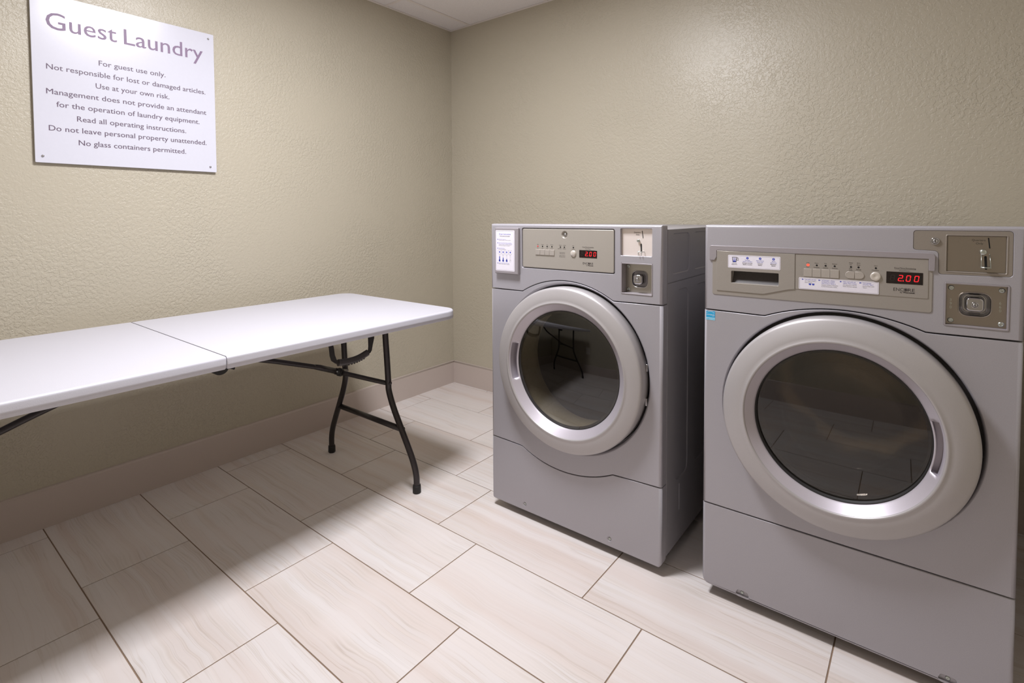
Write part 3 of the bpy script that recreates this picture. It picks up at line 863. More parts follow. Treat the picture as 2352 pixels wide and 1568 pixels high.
display(cp, Fp, 0.3962, 0.9998, 0.4648, 1.0256, 0.0, [('2', 0.4192, 0.4277, 1.0058), ('0', 0.4352, 0.4437, 1.0058), ('0', 0.4512, 0.4597, 1.0058)], 0.0146)
for i, u in enumerate((0.223, 0.2435, 0.2638, 0.284, 0.3198, 0.3361, 0.3726)):
    led(cp, Fp, u, 1.0330, 0.0002, 0.0021, MLEDR if i == 0 else None)
bm = bmesh.new(); h = 0.0025; D_ = -0.00005
for s_, u, z in (('High', 0.223, 1.0385), ('Medium', 0.2435, 1.0385), ('Low', 0.2638, 1.0385), ('No Heat', 0.284, 1.0385), ('Alto', 0.223, 1.0250), ('Medio', 0.2435, 1.0250),
                 ('Bajo', 0.2638, 1.0250), ('Sin Frio', 0.284, 1.0250), ('Heating', 0.3190, 1.0385), ('Cooling', 0.3365, 1.0385), ('Calentando', 0.3165, 1.0262), ('Enfriando', 0.3362, 1.0262),
                 ('Start', 0.3726, 1.0385), ('Comienzo', 0.3726, 1.0258), ('Clean lint screen', 0.3275, 1.0130), ('before each use.', 0.3275, 1.0088), ('Limpiar el filtro de', 0.3275, 1.0018), ('hilas antes de usar.', 0.3275, 0.9976),
                 ('Precio/Tiempo', 0.4300, 1.0290)):
    text(bm, Fp, s_, u, 'c', z, h, D_)
text(bm, Fp, 'Price/Time Remaining', 0.4086, 0.4514, 1.0352, 0.0027, D_)
flatpoly(bm, Fp, [(0.4086, 1.0338), (0.4514, 1.0338), (0.4514, 1.0342), (0.4086, 1.0342)], D_)
finish('lettering', bm, MINK, parent=cp)
logo(cp, Fp, 0.4102, 0.4502, 0.9772, 0.0070, D_, 0.4238, 0.9722)

# instruction card holder
a, b, c, e = inst_rect
bm = bmesh.new(); plate(bm, Fp, rrect(a, b, c, e, 0.003, 3), -0.013, 0.001, b=0.0035, n=4)
ic = finish('card_holder', bm, MVISOR, parent=dryer)
bm = bmesh.new(); plate(bm, Fp, rrect(0.0350, 0.9345, 0.1262, 1.0892, 0.004, 4), -0.0134, -0.0128, b=0.0002, n=1)
st = finish('instruction_card', bm, MSTICK, parent=ic)
bm = bmesh.new(); D_ = -0.0136; bk = bmesh.new()
frame_line(bm, Fp, rrect(0.0378, 0.9375, 0.1234, 1.0862, 0.003, 3), 0.0004, D_)
text(bk, Fp, 'Dryer Instructions', 0.0525, 0.1085, 1.0720, 0.0056, D_)
text(bm, Fp, 'Instrucciones del secador', 0.0560, 0.1050, 1.0650, 0.0044, D_)
rows_ = [(1.0532, ['Load dryer, close door.', 'Cargue la secadora y cierre la puerta.']), (1.0395, ['Add coins and press start. If exceeding', 'amount, add coins for additional time. Meta', 'monedas y oprima. Para tiempo adicional,', 'insertar mas monedas en la maquina.']),
         (1.0190, ['Select temperature.', 'Seleccione temperatura.']), (0.9625, ['Unload promptly when dryer stops.', 'Saque la ropa al parar la maquina.'])]
for z, ls in rows_:
    flatpoly(bk, Fp, [(0.0440, z-0.001), (0.0440, z+0.0038), (0.0485, z+0.0014)], D_)
    for i, l_ in enumerate(ls):
        text(bk if (i < (len(ls)+1)//2) else bm, Fp, l_, 0.0508, 0.0508+len(l_)*0.00152, z+0.0010-i*0.0036, 0.0022, D_)
for i in range(4):
    u = 0.0545+i*0.0172
    frame_line(bm, Fp, rrect(u-0.0082, 0.9985, u+0.0082, 1.0140, 0.0012, 2), 0.0003, D_)
    flatpoly(bk, Fp, circ(u, 1.0062, 0.0030, 14), D_)
    text(bm, Fp, ('Cotton', 'Perm. Press', 'Delicate', 'No Heat')[i], u, 'c', 0.9950, 0.0014, D_); text(bm, Fp, ('Algodon', 'Planchado', 'Delicado', 'Sin Calor')[i], u, 'c', 0.9925, 0.0014, D_)
    frame_line(bm, Fp, rpoly([(u-0.0020, 0.9752), (u+0.0020, 0.9752), (u+0.0020, 0.9900), (u-0.0020, 0.9900)], 0.0018, 4), 0.0003, D_)
    if i < 3:
        flatpoly(bk, Fp, circ(u, 0.9738, 0.0042, 16), D_-0.0001)
        flatpoly(bk, Fp, rrect(u-0.0018, 0.9745, u+0.0018, (0.990, 0.985, 0.981)[i], 0.0006, 2), D_-0.0001)
    else: frame_line(bm, Fp, circ(u, 0.9738, 0.0042, 16), 0.0003, D_)
finish('lettering', bm, MINK, parent=st); finish('blue_lettering', bk, MINKB, parent=st)

# coin slide (upper right) and coin box (below)
bm = bmesh.new(); plate(bm, Fp, rrect(0.5506, 1.0141, 0.6569, 1.1009, 0.002, 2), 0.0095, 0.012, b=0.0003, n=1)
sl = finish('coin_slide', bm, MSTEELB, parent=dryer); sl['label'] = 'brushed steel plate with the coin slot, bright reflection painted in'
coin_slide(sl, Fp, 0.0093, ((0.6209, 1.0943), (0.6238, 1.0705)), (0.6096, 1.0627, 0.0050), ((0.6173, 1.0535), (0.6182, 1.0235)), (0.6062, 0.6290, 1.0275),
           [('Quarters', 0.5930, 0.6150, 1.0870, 0.0042), ('Only', 0.6000, 0.6118, 1.0800, 0.0042)], None, None, bracket=True)
coin_box(dryer, Fp, 0.5520, 0.8892, 0.6602, 0.9910, 0.030, bowl=(0.6040, 0.9372, 0.0290, 0.0285), pod_out=0.013)

dd_ = door(dryer, FD, 0.3545, cz_d, 0.2875, 0.2345, 0.2055, 0.300, MGLASSD, 'L', dp=(0.041, 0.050, 0.022), dome=0.0155)
for v in (0.66, 0.55):
    bm = bmesh.new(); u = 0.3545+math.sqrt(0.2915**2-(v-cz_d)**2)
    box(bm, XD+u-0.004, XD+u+0.003, YD-0.001, YD+0.014, v-0.012, v+0.012, 0.0015, 2); finish('hinge', bm, MCHROME, parent=dryer)
# drum seen through the pane
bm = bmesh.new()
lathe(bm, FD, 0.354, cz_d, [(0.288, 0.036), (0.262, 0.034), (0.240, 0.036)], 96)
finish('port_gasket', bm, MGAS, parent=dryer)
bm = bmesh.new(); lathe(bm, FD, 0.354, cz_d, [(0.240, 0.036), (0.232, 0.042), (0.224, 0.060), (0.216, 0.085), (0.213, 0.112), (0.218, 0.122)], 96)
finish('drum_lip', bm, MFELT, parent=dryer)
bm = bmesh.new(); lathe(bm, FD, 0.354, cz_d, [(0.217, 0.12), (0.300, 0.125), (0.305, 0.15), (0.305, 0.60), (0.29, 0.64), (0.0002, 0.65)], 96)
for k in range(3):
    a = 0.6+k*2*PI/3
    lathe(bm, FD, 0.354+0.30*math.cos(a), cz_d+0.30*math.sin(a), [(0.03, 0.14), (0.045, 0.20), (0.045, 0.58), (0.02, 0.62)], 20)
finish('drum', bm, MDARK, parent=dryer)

# ------------------------------------------------------------------ WASHER
XW, YW, WW = 2.0078, -0.890, 0.6825
washer = thing('washing_machine', 'grey front-loading coin washer on the right, with detergent drawer and blue efficiency sticker', 'washer', (XW+WW/2, -0.5, 0))
FW = Face((XW, YW, 0), (1, 0, 0), (0, 0, 1), (0, 1, 0))
hi = [(0, 0.8645), (0.150, 0.8627)]+arc_up(0.166, 0.5150, 0.8628, 0.8635, 0.0345)+[(0.530, 0.8630), (WW, 0.8640)]
lo = [(0, 0.2815), (WW/2, 0.2850), (WW, 0.2885)]
cx_w, cz_w = 0.3425, 0.6055
meter = rpoly([(0.4880, 1.0580), (0.5345, 1.0560), (0.5352, 1.0020), (0.6632, 1.0030), (0.6626, 1.1060), (0.4880, 1.1058)], [0.007, 0.007, 0.008, 0.008, 0.008, 0.007], 5)
holes = [(meter, [(0.0008, 0.0008), (0.0014, 0.0030)]),
         (rrect(0.5470, 0.8836, 0.6590, 0.9862, 0.004), [(0.0004, 0.0006), (0.0006, 0.016)]),
         (rrect(0.0760, 0.9480, 0.2008, 0.9840, 0.003), [(0.0006, 0.026)], True)]
p_ = front_outline(WW, None, 1.1150, up_(hi, g_), None, 0, 0.006)
wcon = front_panel('console_panel', washer, FW, p_, MSILV, holes=holes, zlo=0.86, zhi=1.115, W=WW, seam_hi=False, depth=0.038)
p_ = front_outline(WW, None, None, up_(lo, g_), up_(hi, -g_))
front_panel('front_panel', washer, FW, p_, MSILV, zlo=0.28, zhi=0.86, W=WW,
            holes=[circle_hole(cx_w, cz_w, [(0.2893, 0), (0.2875, 0.0006), (0.2856, 0.003), (0.2843, 0.008), (0.2836, 0.016), (0.2834, 0.040)])], depth=0.038)
p_ = front_outline(WW, 0.031, None, None, up_(lo, -g_), 0.026, 0)
wk = front_panel('kick_panel', washer, FW, p_, MSILV, zlo=0.031, zhi=0.28, W=WW, seam_lo=False, depth=0.038,
     holes=[(rpoly([(c_-0.0215, 0.0345), (c_+0.0215, 0.0345), (c_+0.015, 0.0545), (c_-0.013, 0.0545)], 0.007, 5), [(0.0006, 0.0006), (0.0022, 0.0042)], True) for c_ in (0.1148, 0.5712)])
for c_ in (0.1140, 0.5715): screw(wk, FW, c_, 0.0470, 0.0040, 0.0048)
cabw = hollow_cabinet(washer, XW, WW, YW+0.0385, -0.04, 1.099, cx_w, cz_w, 0.281)
feet(washer, XW, WW, YW+0.04, -0.04)

# champagne fascia, visor, drawer, control plate
Fq = FW
bm = bmesh.new()
hd_hole = (rrect(0.0762, 0.9484, 0.2006, 0.9838, 0.0025), [(0.0008, 0.0020), (0.0012, 0.02)])
plate(bm, Fq, rpoly([(0.0235, 0.9113), (0.5262, 0.9108), (0.5262, 1.0420), (0.0235, 1.0420)], [0.006, 0.006, 0.002, 0.002], 5), -0.0016, 0.001, b=0.0010, n=2,
      holes=[(rrect(0.0755, 0.9478, 0.2013, 0.9845, 0.003), [(0.0, 0.001)])])
fas = finish('fascia', bm, MCHAMPW, parent=washer)
bm = bmesh.new()
vis = [(0.0152, 1.0118), (0.0300, 1.0118), (0.0358, 1.0220), (0.0358, 1.0405), (0.2394, 1.0390), (0.5183, 1.0378), (0.5186, 1.0096), (0.5300, 1.0096), (0.5302, 1.0520), (0.0152, 1.0548)]
plate(bm, Fq, rpoly(vis, [0.0016, 0.0016, 0.001, 0.001, 0, 0.0005, 0.0016, 0.002, 0.009, 0.006], 5), -0.0042, 0.001, b=0.0010, n=3)
finish('visor', bm, MVISOR, parent=washer)
bm = bmesh.new()
dw = [(0.0363, 0.9240), (0.1544, 0.9233), (0.1635, 0.9237), (0.1900, 0.9315), (0.2236, 0.9410), (0.2396, 0.9430), (0.2396, 1.0385), (0.0363, 1.0400)]
plate(bm, Fq, rpoly(dw, [0.001, 0.01, 0.01, 0.0, 0.02, 0.0, 0.0005, 0.001], 4), -0.0036, -0.001, b=0.0009, n=3,
      holes=[(rrect(0.0762, 0.9484, 0.2006, 0.9838, 0.0030), [(0.0006, 0.0010), (0.0012, 0.0046), (0.0012, 0.026)], True)])
drw = finish('detergent_drawer', bm, MCHAMPW, parent=washer)
bm = bmesh.new()   # curved scoop inside the pull
NS = 10
A = []; 
for k in range(NS+1):
    t_ = PI/2*k/NS
    z = 0.9495+0.033*k/NS; dd = 0.004+0.018*math.sin(t_*0.95)
    A.append([bm.verts.new(Fq(0.0778, z, dd)), bm.verts.new(Fq(0.0860, z, dd+0.0005)), bm.verts.new(Fq(0.1990, z, dd))])
for a, b in zip(A, A[1:]):
    for i in range(2):
        f = bm.faces.new((a[i], a[i+1], b[i+1], b[i])); f.smooth = True
finish('drawer_pull', bm, MGAS, parent=drw)
bm = bmesh.new(); plate(bm, Fq, rrect(0.0678, 0.9920, 0.2042, 1.0286, 0.0025, 4), -0.0040, -0.0034, b=0.0002, n=1)
ds = finish('drawer_sticker', bm, MSTICK, parent=drw)
bm = bmesh.new(); bk = bmesh.new(); D_ = -0.0042
frame_line(bm, Fq, rrect(0.0696, 0.9938, 0.2024, 1.0268, 0.0018, 3), 0.0003, D_)
frame_line(bm, Fq, [(0.0803, 1.0085), (0.0905, 1.0085), (0.0925, 1.0232), (0.0788, 1.0232)], 0.0012, D_)
frame_line(bm, Fq, rpoly([(0.0915, 1.0135), (0.0965, 1.0135), (0.0965, 1.0215), (0.0915, 1.0215)], 0.0015, 3), 0.0009, D_)
flatpoly(bk, Fq, [(0.0818, 1.0098), (0.0890, 1.0098), (0.0893, 1.0135), (0.0814, 1.0135)], D_)
for i, z in enumerate((1.0150, 1.0172, 1.0194)): flatpoly(bk, Fq, [(0.0815-i*0.0002, z), (0.0896+i*0.0002, z), (0.0897, z+0.0008), (0.0814, z+0.0008)], D_)
for i, (u, l1, l2, l3, l4) in enumerate(((0.1200, 'Detergent', '(liquid or powder)', 'Detergente para lavar', '(liquido o en polvo)'), (0.1530, 'Fabric Softener', '(liquid only)', 'Suavizante', '(liquido)'), (0.1870, 'Bleach', '(liquid only)', 'Blanqueador', '(liquido)'))):
    flatpoly(bk, Fq, circ(u, 1.0215, 0.0033, 18), D_)
    text(bk, Fq, l1, u, 'c', 1.0143, 0.0025, D_); text(bk, Fq, l2, u, 'c', 1.0103, 0.0025, D_)
    text(bm, Fq, l3, u, 'c', 1.0062, 0.0023, D_, bold=0.06); text(bm, Fq, l4, u, 'c', 1.0022, 0.0023, D_, bold=0.06)
text(bm, Fq, '3.4 fl oz max.', 0.0855, 'c', 1.0040, 0.0019, D_, bold=0.06); text(bm, Fq, 'Maximo 3.4 oz.', 0.0855, 'c', 1.0010, 0.0019, D_, bold=0.06)
finish('lettering', bm, MINK, parent=ds); finish('blue_lettering', bk, MINKB, parent=ds)
bm = bmesh.new()
for i, u in enumerate((0.1200, 0.1530, 0.1870)): text(bm, Fq, str(i+1), u, 'c', 1.0198, 0.0034, -0.0044)
finish('white_numerals', bm, MSTICK, parent=ds)

bm = bmesh.new(); plate(bm, Fq, rpoly([(0.2404, 0.9440), (0.5188, 0.9437), (0.5182, 1.0368), (0.2404, 1.0380)], [0, 0.0025, 0.0025, 0], 3), -0.0026, -0.001, b=0.0006, n=2)
wp = finish('control_panel', bm, MCHAMPW, parent=washer); wp['label'] = 'champagne control plate with buttons and red display'
d0 = -0.0026
for i in range(4):
    u = 0.2600+i*0.0200; bm = bmesh.new()
    plate(bm, Fq, rrect(u+0.0002, 0.9796, u+0.0198, 1.0008, 0.0006, 2), d0-0.0014, d0+0.001, b=0.0007, n=3); finish('button', bm, MBTN, parent=wp)
for s_ in (0, 1):
    c_ = 0.3731; r_ = 0.0090
    if s_ == 0: pl = [(c_-0.0004, 0.9812), (c_-0.0004, 0.9992)]+[(c_-0.0207+0.0095+r_*math.cos(PI/2+PI*k/10), 0.9902+r_*math.sin(PI/2+PI*k/10)) for k in range(11)]
    else: pl = [(c_+0.0004, 0.9992), (c_+0.0004, 0.9812)]+[(c_+0.0207-0.0095+r_*math.cos(-PI/2+PI*k/10), 0.9902+r_*math.sin(-PI/2+PI*k/10)) for k in range(11)]
    bm = bmesh.new(); plate(bm, Fq, pl, d0-0.0014, d0+0.001, b=0.0007, n=3); finish('button', bm, MBTN, parent=wp)
bm = bmesh.new(); lathe(bm, Fq, 0.4166, 0.9897, [(0.0112, d0+0.0008), (0.0112, d0-0.001), (0.0103, d0-0.0028), (0.0085, d0-0.0036), (0.004, d0-0.0022), (0.0001, d0-0.0016)], 36)
finish('start_button', bm, MBTN2, parent=wp)
display(wp, Fq, 0.4380, 0.9754, 0.5084, 1.0041, d0, [('2', 0.4605, 0.4693, 0.9820), ('0', 0.4757, 0.4845, 0.9820), ('0', 0.4912, 0.5000, 0.9820)], 0.0147)
for i, u in enumerate((0.2699, 0.2899, 0.3098, 0.3299, 0.3651, 0.3810, 0.4167)):
    led(wp, Fq, u, 1.0104, d0+0.0002, 0.0019 if i else 0.0030, MLED if i == 0 else None)
bm = bmesh.new(); D_ = d0-0.0002; h = 0.0026
for s_, u, z in (('Cold', 0.2690, 1.0148), ('Warm', 0.2890, 1.0148), ('Hot', 0.3098, 1.0148), ('Delicate', 0.3299, 1.0148), ('Frio', 0.2690, 1.0038), ('Templado', 0.2895, 1.0038), ('Caliente', 0.3098, 1.0038), ('Delicado', 0.3305, 1.0038),
                 ('Heavy', 0.3651, 1.0198), ('Soil', 0.3645, 1.0150), ('Extra', 0.3810, 1.0198), ('Rinse', 0.3810, 1.0150), ('Muy', 0.3645, 1.0048), ('Sucio', 0.3650, 1.0008), ('Enjuage', 0.3815, 1.0036),
                 ('Start', 0.4167, 1.0150), ('Comienzo', 0.4160, 1.0040), ('Precio/Tiempo', 0.4735, 1.0061)):
    text(bm, Fq, s_, u, 'c', z, h, D_)
text(bm, Fq, 'Price/Time Remaining', 0.4534, 0.4946, 1.0121, 0.0030, D_)
flatpoly(bm, Fq, [(0.4534, 1.0106), (0.4946, 1.0106), (0.4946, 1.0111), (0.4534, 1.0111)], D_)
finish('lettering', bm, MINK, parent=wp)
logo(wp, Fq, 0.4524, 0.4935, 0.9578, 0.0075, D_, 0.4655, 0.9533)
# white instruction sticker
bm = bmesh.new(); plate(bm, Fq, rrect(0.2490, 0.9455, 0.4238, 0.9765, 0.0022, 4), d0-0.0009, d0-0.0004, b=0.0002, n=1)
ws = finish('instruction_sticker', bm, MSTICK, parent=wp)
bm = bmesh.new(); bk = bmesh.new(); D_ = d0-0.0011
frame_line(bm, Fq, rrect(0.2506, 0.9471, 0.4222, 0.9749, 0.0015, 3), 0.0003, D_)
cols = [(0.2560, ['Load washer and close', 'door. Cargue la lavadora y', 'cierre la puerta.'], 1), (0.2945, ['Add detergent, softener,', 'and bleach into compart-', 'ments as shown. Metalo el', 'detergente, suavizante y blanqueador', 'en compartimentos como se muestra.'], 3),
        (0.3420, ['Select wash cycle and', 'options. Pulse el boton', 'para seleccionar el ciclo de', 'lavado. Seleccionar opciones.'], 2), (0.3838, ['Insert payment', 'and press "Start".', 'Inserte el pago y pulse', '"Inicio".'], 2)]
for u, ls, nb in cols:
    flatpoly(bk, Fq, [(u, 0.9700), (u, 0.9734), (u+0.0052, 0.9717)], D_)
    for i, l_ in enumerate(ls): text(bk if i < nb else bm, Fq, l_, u+0.0068, u+0.0068+len(l_)*(0.00125 if i < nb else 0.00103), 0.9708-i*0.0039, 0.0024 if i < nb else 0.0020, D_)
for u in (0.2825, 0.2750): flatpoly(bk, Fq, [(u-0.0022, 0.9575), (u+0.0022, 0.9575), (u+0.0030, 0.9618), (u-0.0030, 0.9618)], D_)
finish('lettering', bm, MINK, parent=ws); finish('blue_lettering', bk, MINKB, parent=ws)

# coin meter
bm = bmesh.new()
mp_ = offset(meter, -0.0014)
fr_ = rrect(0.5478, 1.0085, 0.6540, 1.0962, 0.004)
plate(bm, Fq, mp_, 0.0006, 0.004, b=0.0006, n=2, holes=[(fr_, [(0.0006, -0.0008), (0.0014, -0.0010), (0.0030, 0.0010), (0.0036, 0.0040)], True)])
mt = finish('coin_meter', bm, MCHAMPD, parent=washer); mt['label'] = 'champagne coin meter plate with key lock'
bm = bmesh.new(); plate(bm, Fq, rrect(0.5518, 1.0122, 0.6502, 1.0925, 0.001, 2), 0.0030, 0.0045, b=0.0003, n=1)
ms = finish('coin_slide', bm, MSTEELD, parent=washer)
chrome_lock(mt, Fq, 0.5290, 1.0805, 0.0004, 0.0085)
coin_slide(ms, Fq, 0.0028, ((0.6210, 1.0898), (0.6237, 1.0660)), (0.6130, 1.0574, 0.0060), ((0.6168, 1.0490), (0.6184, 1.0185)), (0.6085, 0.6265, 1.0235),
           [('Quarters', 0.5933, 0.6161, 1.0822, 0.0042), ('Only', 0.6003, 0.6126, 1.0748, 0.0042)], None, None)
coin_box(washer, Fq, 0.5474, 0.8840, 0.6586, 0.9858, 0.010, digits=True, bowl=(0.6015, 0.9368, 0.0300, 0.0292), pod_out=0.0)

# efficiency sticker
bm = bmesh.new(); plate(bm, Fq, rrect(0.0062, 0.8335, 0.0318, 0.8600, 0.0004, 1), -0.0004, 0.0, b=0)
es = finish('efficiency_sticker', bm, MCYAN, parent=washer); es['label'] = 'small square blue efficiency sticker'
bm = bmesh.new(); flatpoly(bm, Fq, [(0.0062, 0.8335), (0.0318, 0.8335), (0.0318, 0.8402), (0.0062, 0.8402)], -0.0005); finish('sticker_band', bm, MCYANL, parent=es)
bm = bmesh.new(); D_ = -0.0006
arcp = [(0.0075+0.023*k/16, 0.8545+0.0045*math.sin(PI*k/16)) for k in range(17)]
for a, b in zip(arcp, arcp[1:]): flatpoly(bm, Fq, [(a[0], a[1]-0.0004), (b[0], b[1]-0.0004), (b[0], b[1]+0.0004), (a[0], a[1]+0.0004)], D_)
text(bm, Fq, 'energy', 0.0082, 0.0235, 0.8482, 0.0034, D_, bold=0.06)
star = [(0.0268+(0.0045 if k % 2 == 0 else 0.0018)*math.cos(PI/2+PI*k/5), 0.8480+(0.0045 if k % 2 == 0 else 0.0018)*math.sin(PI/2+PI*k/5)) for k in range(10)]
frame_line(bm, Fq, star, 0.0006, D_)
flatpoly(bm, Fq, [(0.0062, 0.8402), (0.0318, 0.8402), (0.0318, 0.8408), (0.0062, 0.8408)], D_)
finish('white_lettering', bm, MWHINK, parent=es)
bm = bmesh.new(); text(bm, Fq, 'ENERGY STAR', 0.0075, 0.0305, 0.8352, 0.0030, D_, bold=0.06); finish('band_lettering', bm, MCYAN, parent=es)

dw_ = door(washer, FW, cx_w, cz_w, 0.2757, 0.2175, 0.1930, 0.300, MGLASSW, 'R', dp=(0.043, 0.056, 0.030), rec=0.010)
bm = bmesh.new(); lathe(bm, FW, cx_w, cz_w, [(0.2832, 0.0375), (0.25, 0.030), (0.235, 0.036), (0.225, 0.030), (0.212, 0.045), (0.214, 0.075)], 96)
finish('port_gasket', bm, MGAS, parent=washer)
bm = bmesh.new(); lathe(bm, FW, cx_w, cz_w, [(0.190, 0.002), (0.178, 0.012), (0.168, 0.05), (0.150, 0.085), (0.110, 0.105), (0.0002, 0.112)], 64)
if sum(f.normal.y for f in bm.faces if not f.normal_update()) > 0: bmesh.ops.reverse_faces(bm, faces=bm.faces)
finish('inner_glass_bowl', bm, glass_material('clear_glass', (0.85, 0.84, 0.8, 1), 1.4), parent=washer, recalc=False)
bm = bmesh.new()
NR = 120; prof = [(0.214, 0.075), (0.262, 0.085), (0.268, 0.10)]+[(0.268, 0.10+0.032*k) for k in range(1, 12)]+[(0.26, 0.47), (0.18, 0.48), (0.0002, 0.47)]
rs = lathe(bm, FW, cx_w, cz_w, prof, NR)
for q, rg in enumerate(rs):
    if 2 < q < len(prof)-3:
        for k, v in enumerate(rg):
            a = 2*PI*k/NR; c_ = Vector((XW+cx_w, v.co.y, cz_w)); dv = v.co-c_
            s_ = max(0.0, math.cos(3*a+0.5))**14*0.16+0.012*math.sin(12*a)
            v.co = c_+dv*(1-s_)
finish('drum', bm, MDRUM, parent=washer)

# ================================================================== FOLDING TABLE
table = thing('folding_table', 'white bifold plastic folding table with dark bent-tube legs standing along the left wall', 'table', (0.586, -1.822, 0))
TX0, TX1, TY1, TYM = 0.187, 0.9875, -0.868, -1.8225
TZ = 0.752
FT = Face((0, 0, TZ), (1, 0, 0), (0, 1, 0), (0, 0, -1))
def half_top(y0, y1, rounded_hi):
    bm = bmesh.new(); R = 0.068; r = 0.004
    if rounded_hi: P = rpoly([(TX0, y0), (TX1, y0), (TX1, y1), (TX0, y1)], [r, r, R, R], 8)
    else: P = rpoly([(TX0, y0), (TX1, y0), (TX1, y1), (TX0, y1)], [R, R, r, r], 8)
    b = 0.0075; n = 5
    yf = y0 if rounded_hi else y1; sg_ = 1 if rounded_hi else -1
    def tight(pts):        # the fold edge stays crisp
        return [(x, yf+(y-yf)*0.16) if (y-yf)*sg_ < b*1.01 else (x, y) for x, y in pts]
    rings = [ring(bm, FT, tight(offset(P, -b*(1-math.sin(PI/2*k/n)))), b*(1-math.cos(PI/2*k/n))) for k in range(n+1)]
    cap(bm, rings[0])
    for a, c in zip(rings, rings[1:]): strip(bm, a, c)
    prev = rings[-1]
    for o_, dd in ((0.0005, 0.020), (0.0010, 0.0285), (-0.0004, 0.0292), (-0.0006, 0.0335), (-0.003, 0.0362), (-0.008, 0.0368), (-0.014, 0.036), (-0.018, 0.030), (-0.020, 0.018), (-0.024, 0.016)):
        cur = ring(bm, FT, offset(P, o_), dd); strip(bm, prev, cur); prev = cur
    cap(bm, prev)
    return finish('tabletop_panel', bm, MPLASTW, parent=table)
half_top(TYM+0.0007, TY1, True); half_top(2*TYM-TY1, TYM-0.0007, False)
# steel side rails under the top
for x in (0.235, 0.94):
    bm = bmesh.new(); box(bm, x-0.012, x+0.012, 2*TYM-TY1+0.09, TY1-0.09, 0.716, 0.737, 0.003, 2); finish('rail', bm, MLEG, parent=table)
# fold hinge with its latch tab
for x in (0.235, 0.952):
    bm = bmesh.new(); Fh = Face((x-0.014, TYM-0.007, 0.7165), (0, 1, 0), (0, 0, 1), (1, 0, 0))
    P = [(0.022*math.cos(PI+PI*k/14), 0.019*math.sin(PI+PI*k/14)) for k in range(15)]
    plate(bm, Fh, P+[(0.022, 0.006), (-0.022, 0.006)], 0.0, 0.028, b=0.002, n=2, backcap=True)
    hg = finish('hinge', bm, MBLACK, parent=table)
    bm = bmesh.new(); tube(bm, [(x, TYM+0.012, 0.709), (x, TYM+0.026, 0.708), (x, TYM+0.036, 0.7055)], [0.003, 0.003, 0.0055], 10); finish('latch', bm, MBLACK, parent=hg)

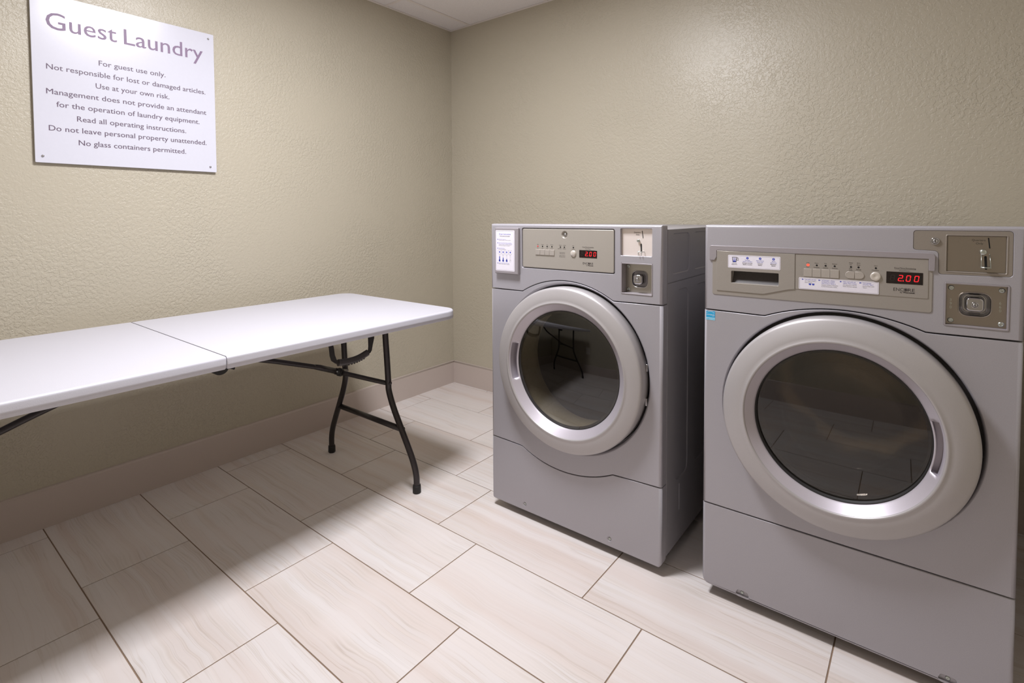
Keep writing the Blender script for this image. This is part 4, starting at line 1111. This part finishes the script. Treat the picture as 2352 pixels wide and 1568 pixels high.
def leg_frame(sg):
    """sg=+1: the visible end near the room corner; -1: mirrored end"""
    def Y(y): return y if sg > 0 else 2*TYM-y
    cx = 0.587
    for s in (1, -1):
        pts = [(0.153, -1.069, 0.728), (0.153, -1.066, 0.64), (0.154, -1.060, 0.54), (0.155, -1.055, 0.44), (0.156, -1.053, 0.40), (0.180, -1.050, 0.335), (0.218, -1.046, 0.262), (0.262, -1.041, 0.180), (0.290, -1.038, 0.122), (0.304, -1.036, 0.070), (0.305, -1.035, 0.014)]
        P = smooth_path([(cx+s*a, Y(b), c) for a, b, c in pts], 5)
        bm = bmesh.new(); tube(bm, P, 0.0130, 14); lg = finish('leg', bm, MLEG, parent=table)
        bm = bmesh.new(); x = cx+s*0.305
        tube(bm, [(x, Y(-1.035), 0.0), (x, Y(-1.035), 0.003), (x, Y(-1.035), 0.026), (x, Y(-1.0352), 0.033)], [0.0150, 0.0172, 0.0168, 0.0158], 18); finish('foot_cap', bm, MBLACK, parent=lg)
        # pivot rivet
        bm = bmesh.new(); Fv = Face((cx+s*0.155+0.0150, Y(-1.055), 0.436), (0, 1, 0), (0, 0, 1), (-1, 0, 0))
        rs = lathe(bm, Fv, 0, 0, [(0.0001, -0.0035), (0.003, -0.0035), (0.0038, -0.002), (0.0062, -0.0016), (0.0072, 0.0), (0.0072, 0.004)], 16); finish('rivet', bm, MLEG, parent=lg)
        # arm of the V-shaped brace from the leg to the collar
        bm = bmesh.new()
        A = Vector((cx+s*0.146, Y(-1.055), 0.432)); B = Vector((0.575+s*0.010, Y(-1.176), 0.4785))
        mid = A.lerp(B, 0.5)+Vector((s*0.010, 0, 0))
        tube(bm, smooth_path([A, mid, B], 6), 0.0098, 12); finish('brace', bm, MLEG, parent=table)
    bm = bmesh.new(); tube(bm, [(cx-0.232, Y(-1.043), 0.2480), (cx+0.232, Y(-1.043), 0.2480)], 0.0118, 14); finish('crossbar', bm, MLEG, parent=table)
    bm = bmesh.new(); tube(bm, [(cx-0.153, Y(-1.069), 0.724), (cx+0.153, Y(-1.069), 0.724)], 0.0125, 14); finish('crossbar', bm, MLEG, parent=table)
    # collar, sleeve and long stay to the underside
    xs = 0.574
    A = Vector((xs, Y(-1.160), 0.4715)); B = Vector((xs, Y(-1.275), 0.5215)); C = Vector((xs, Y(-1.62), 0.6450)); Dv = Vector((xs, Y(-1.735), 0.7270))
    bm = bmesh.new(); tube(bm, [A.lerp(B, 0.05), A.lerp(B, 0.35)], 0.0135, 16); cl = finish('collar', bm, MBLACK, parent=table)
    bm = bmesh.new(); tube(bm, [A.lerp(B, 0.10), A.lerp(B, 0.22)], 0.0172, 16); finish('collar_ring', bm, MBLACK, parent=cl)
    q = A.lerp(B, 0.36)
    bm = bmesh.new(); tube(bm, [q+Vector((0.008, 0, 0)), q+Vector((0.0155, 0, 0))], 0.0036, 12); finish('rivet', bm, MZINC, parent=cl)
    bm = bmesh.new(); tube(bm, [A.lerp(B, 0.3), B, B+(C-B)*0.08], [0.0118, 0.0118, 0.0095], 14); tube(bm, smooth_path([B, B.lerp(C, 0.5), C, Dv], 5), 0.0098, 14); finish('stay', bm, MLEG, parent=table)
leg_frame(1); leg_frame(-1)
# carry handle hanging from the front rim
xh = 0.952
bm = bmesh.new()
def strap(pts, wd):
    L_ = [Vector(p) for p in pts]; rings = []
    for (p, (hw, th)) in zip(L_, wd):
        rings.append([bm.verts.new(p+Vector((sx*th, 0, 0))+Vector((0, sy2*hw, 0))) for sx, sy2 in ((-1, -1), (1, -1), (1, 1), (-1, 1))])
    for a, b in zip(rings, rings[1:]): strip(bm, a, b, False)
    cap(bm, rings[0]); cap(bm, rings[-1])
strap([(xh-0.004, -1.468, 0.722), (xh-0.002, -1.463, 0.7), (xh, -1.461, 0.672), (xh, -1.455, 0.655), (xh, -1.440, 0.642), (xh, -1.41, 0.640), (xh, -1.345, 0.644),
       (xh, -1.314, 0.650), (xh, -1.306, 0.658), (xh, -1.303, 0.675), (xh-0.002, -1.298, 0.7), (xh-0.004, -1.297, 0.722)],
      [(0.009, 0.0012), (0.009, 0.0012), (0.0095, 0.0012), (0.010, 0.0014), (0.009, 0.003), (0.004, 0.004), (0.004, 0.004), (0.008, 0.003), (0.008, 0.0014), (0.009, 0.0012), (0.0130, 0.0012), (0.0135, 0.0012)])
ch = finish('carry_strap', bm, MSTRAP, parent=table)
bm = bmesh.new()
gp = smooth_path([(xh, -1.439, 0.6430), (xh, -1.410, 0.6395), (xh, -1.375, 0.6395), (xh, -1.345, 0.6440), (xh, -1.316, 0.6530)], 6)
tube(bm, gp, 0.0125, 10, flat=(0.95, 0.8))
for k in range(9):
    p = gp[4+2*k]; tube(bm, [p+Vector((0.004, -0.0022, -0.0108)), p+Vector((0.004, 0.0022, -0.0108))], 0.003, 6)
finish('handle_grip', bm, MGRIP, parent=ch)
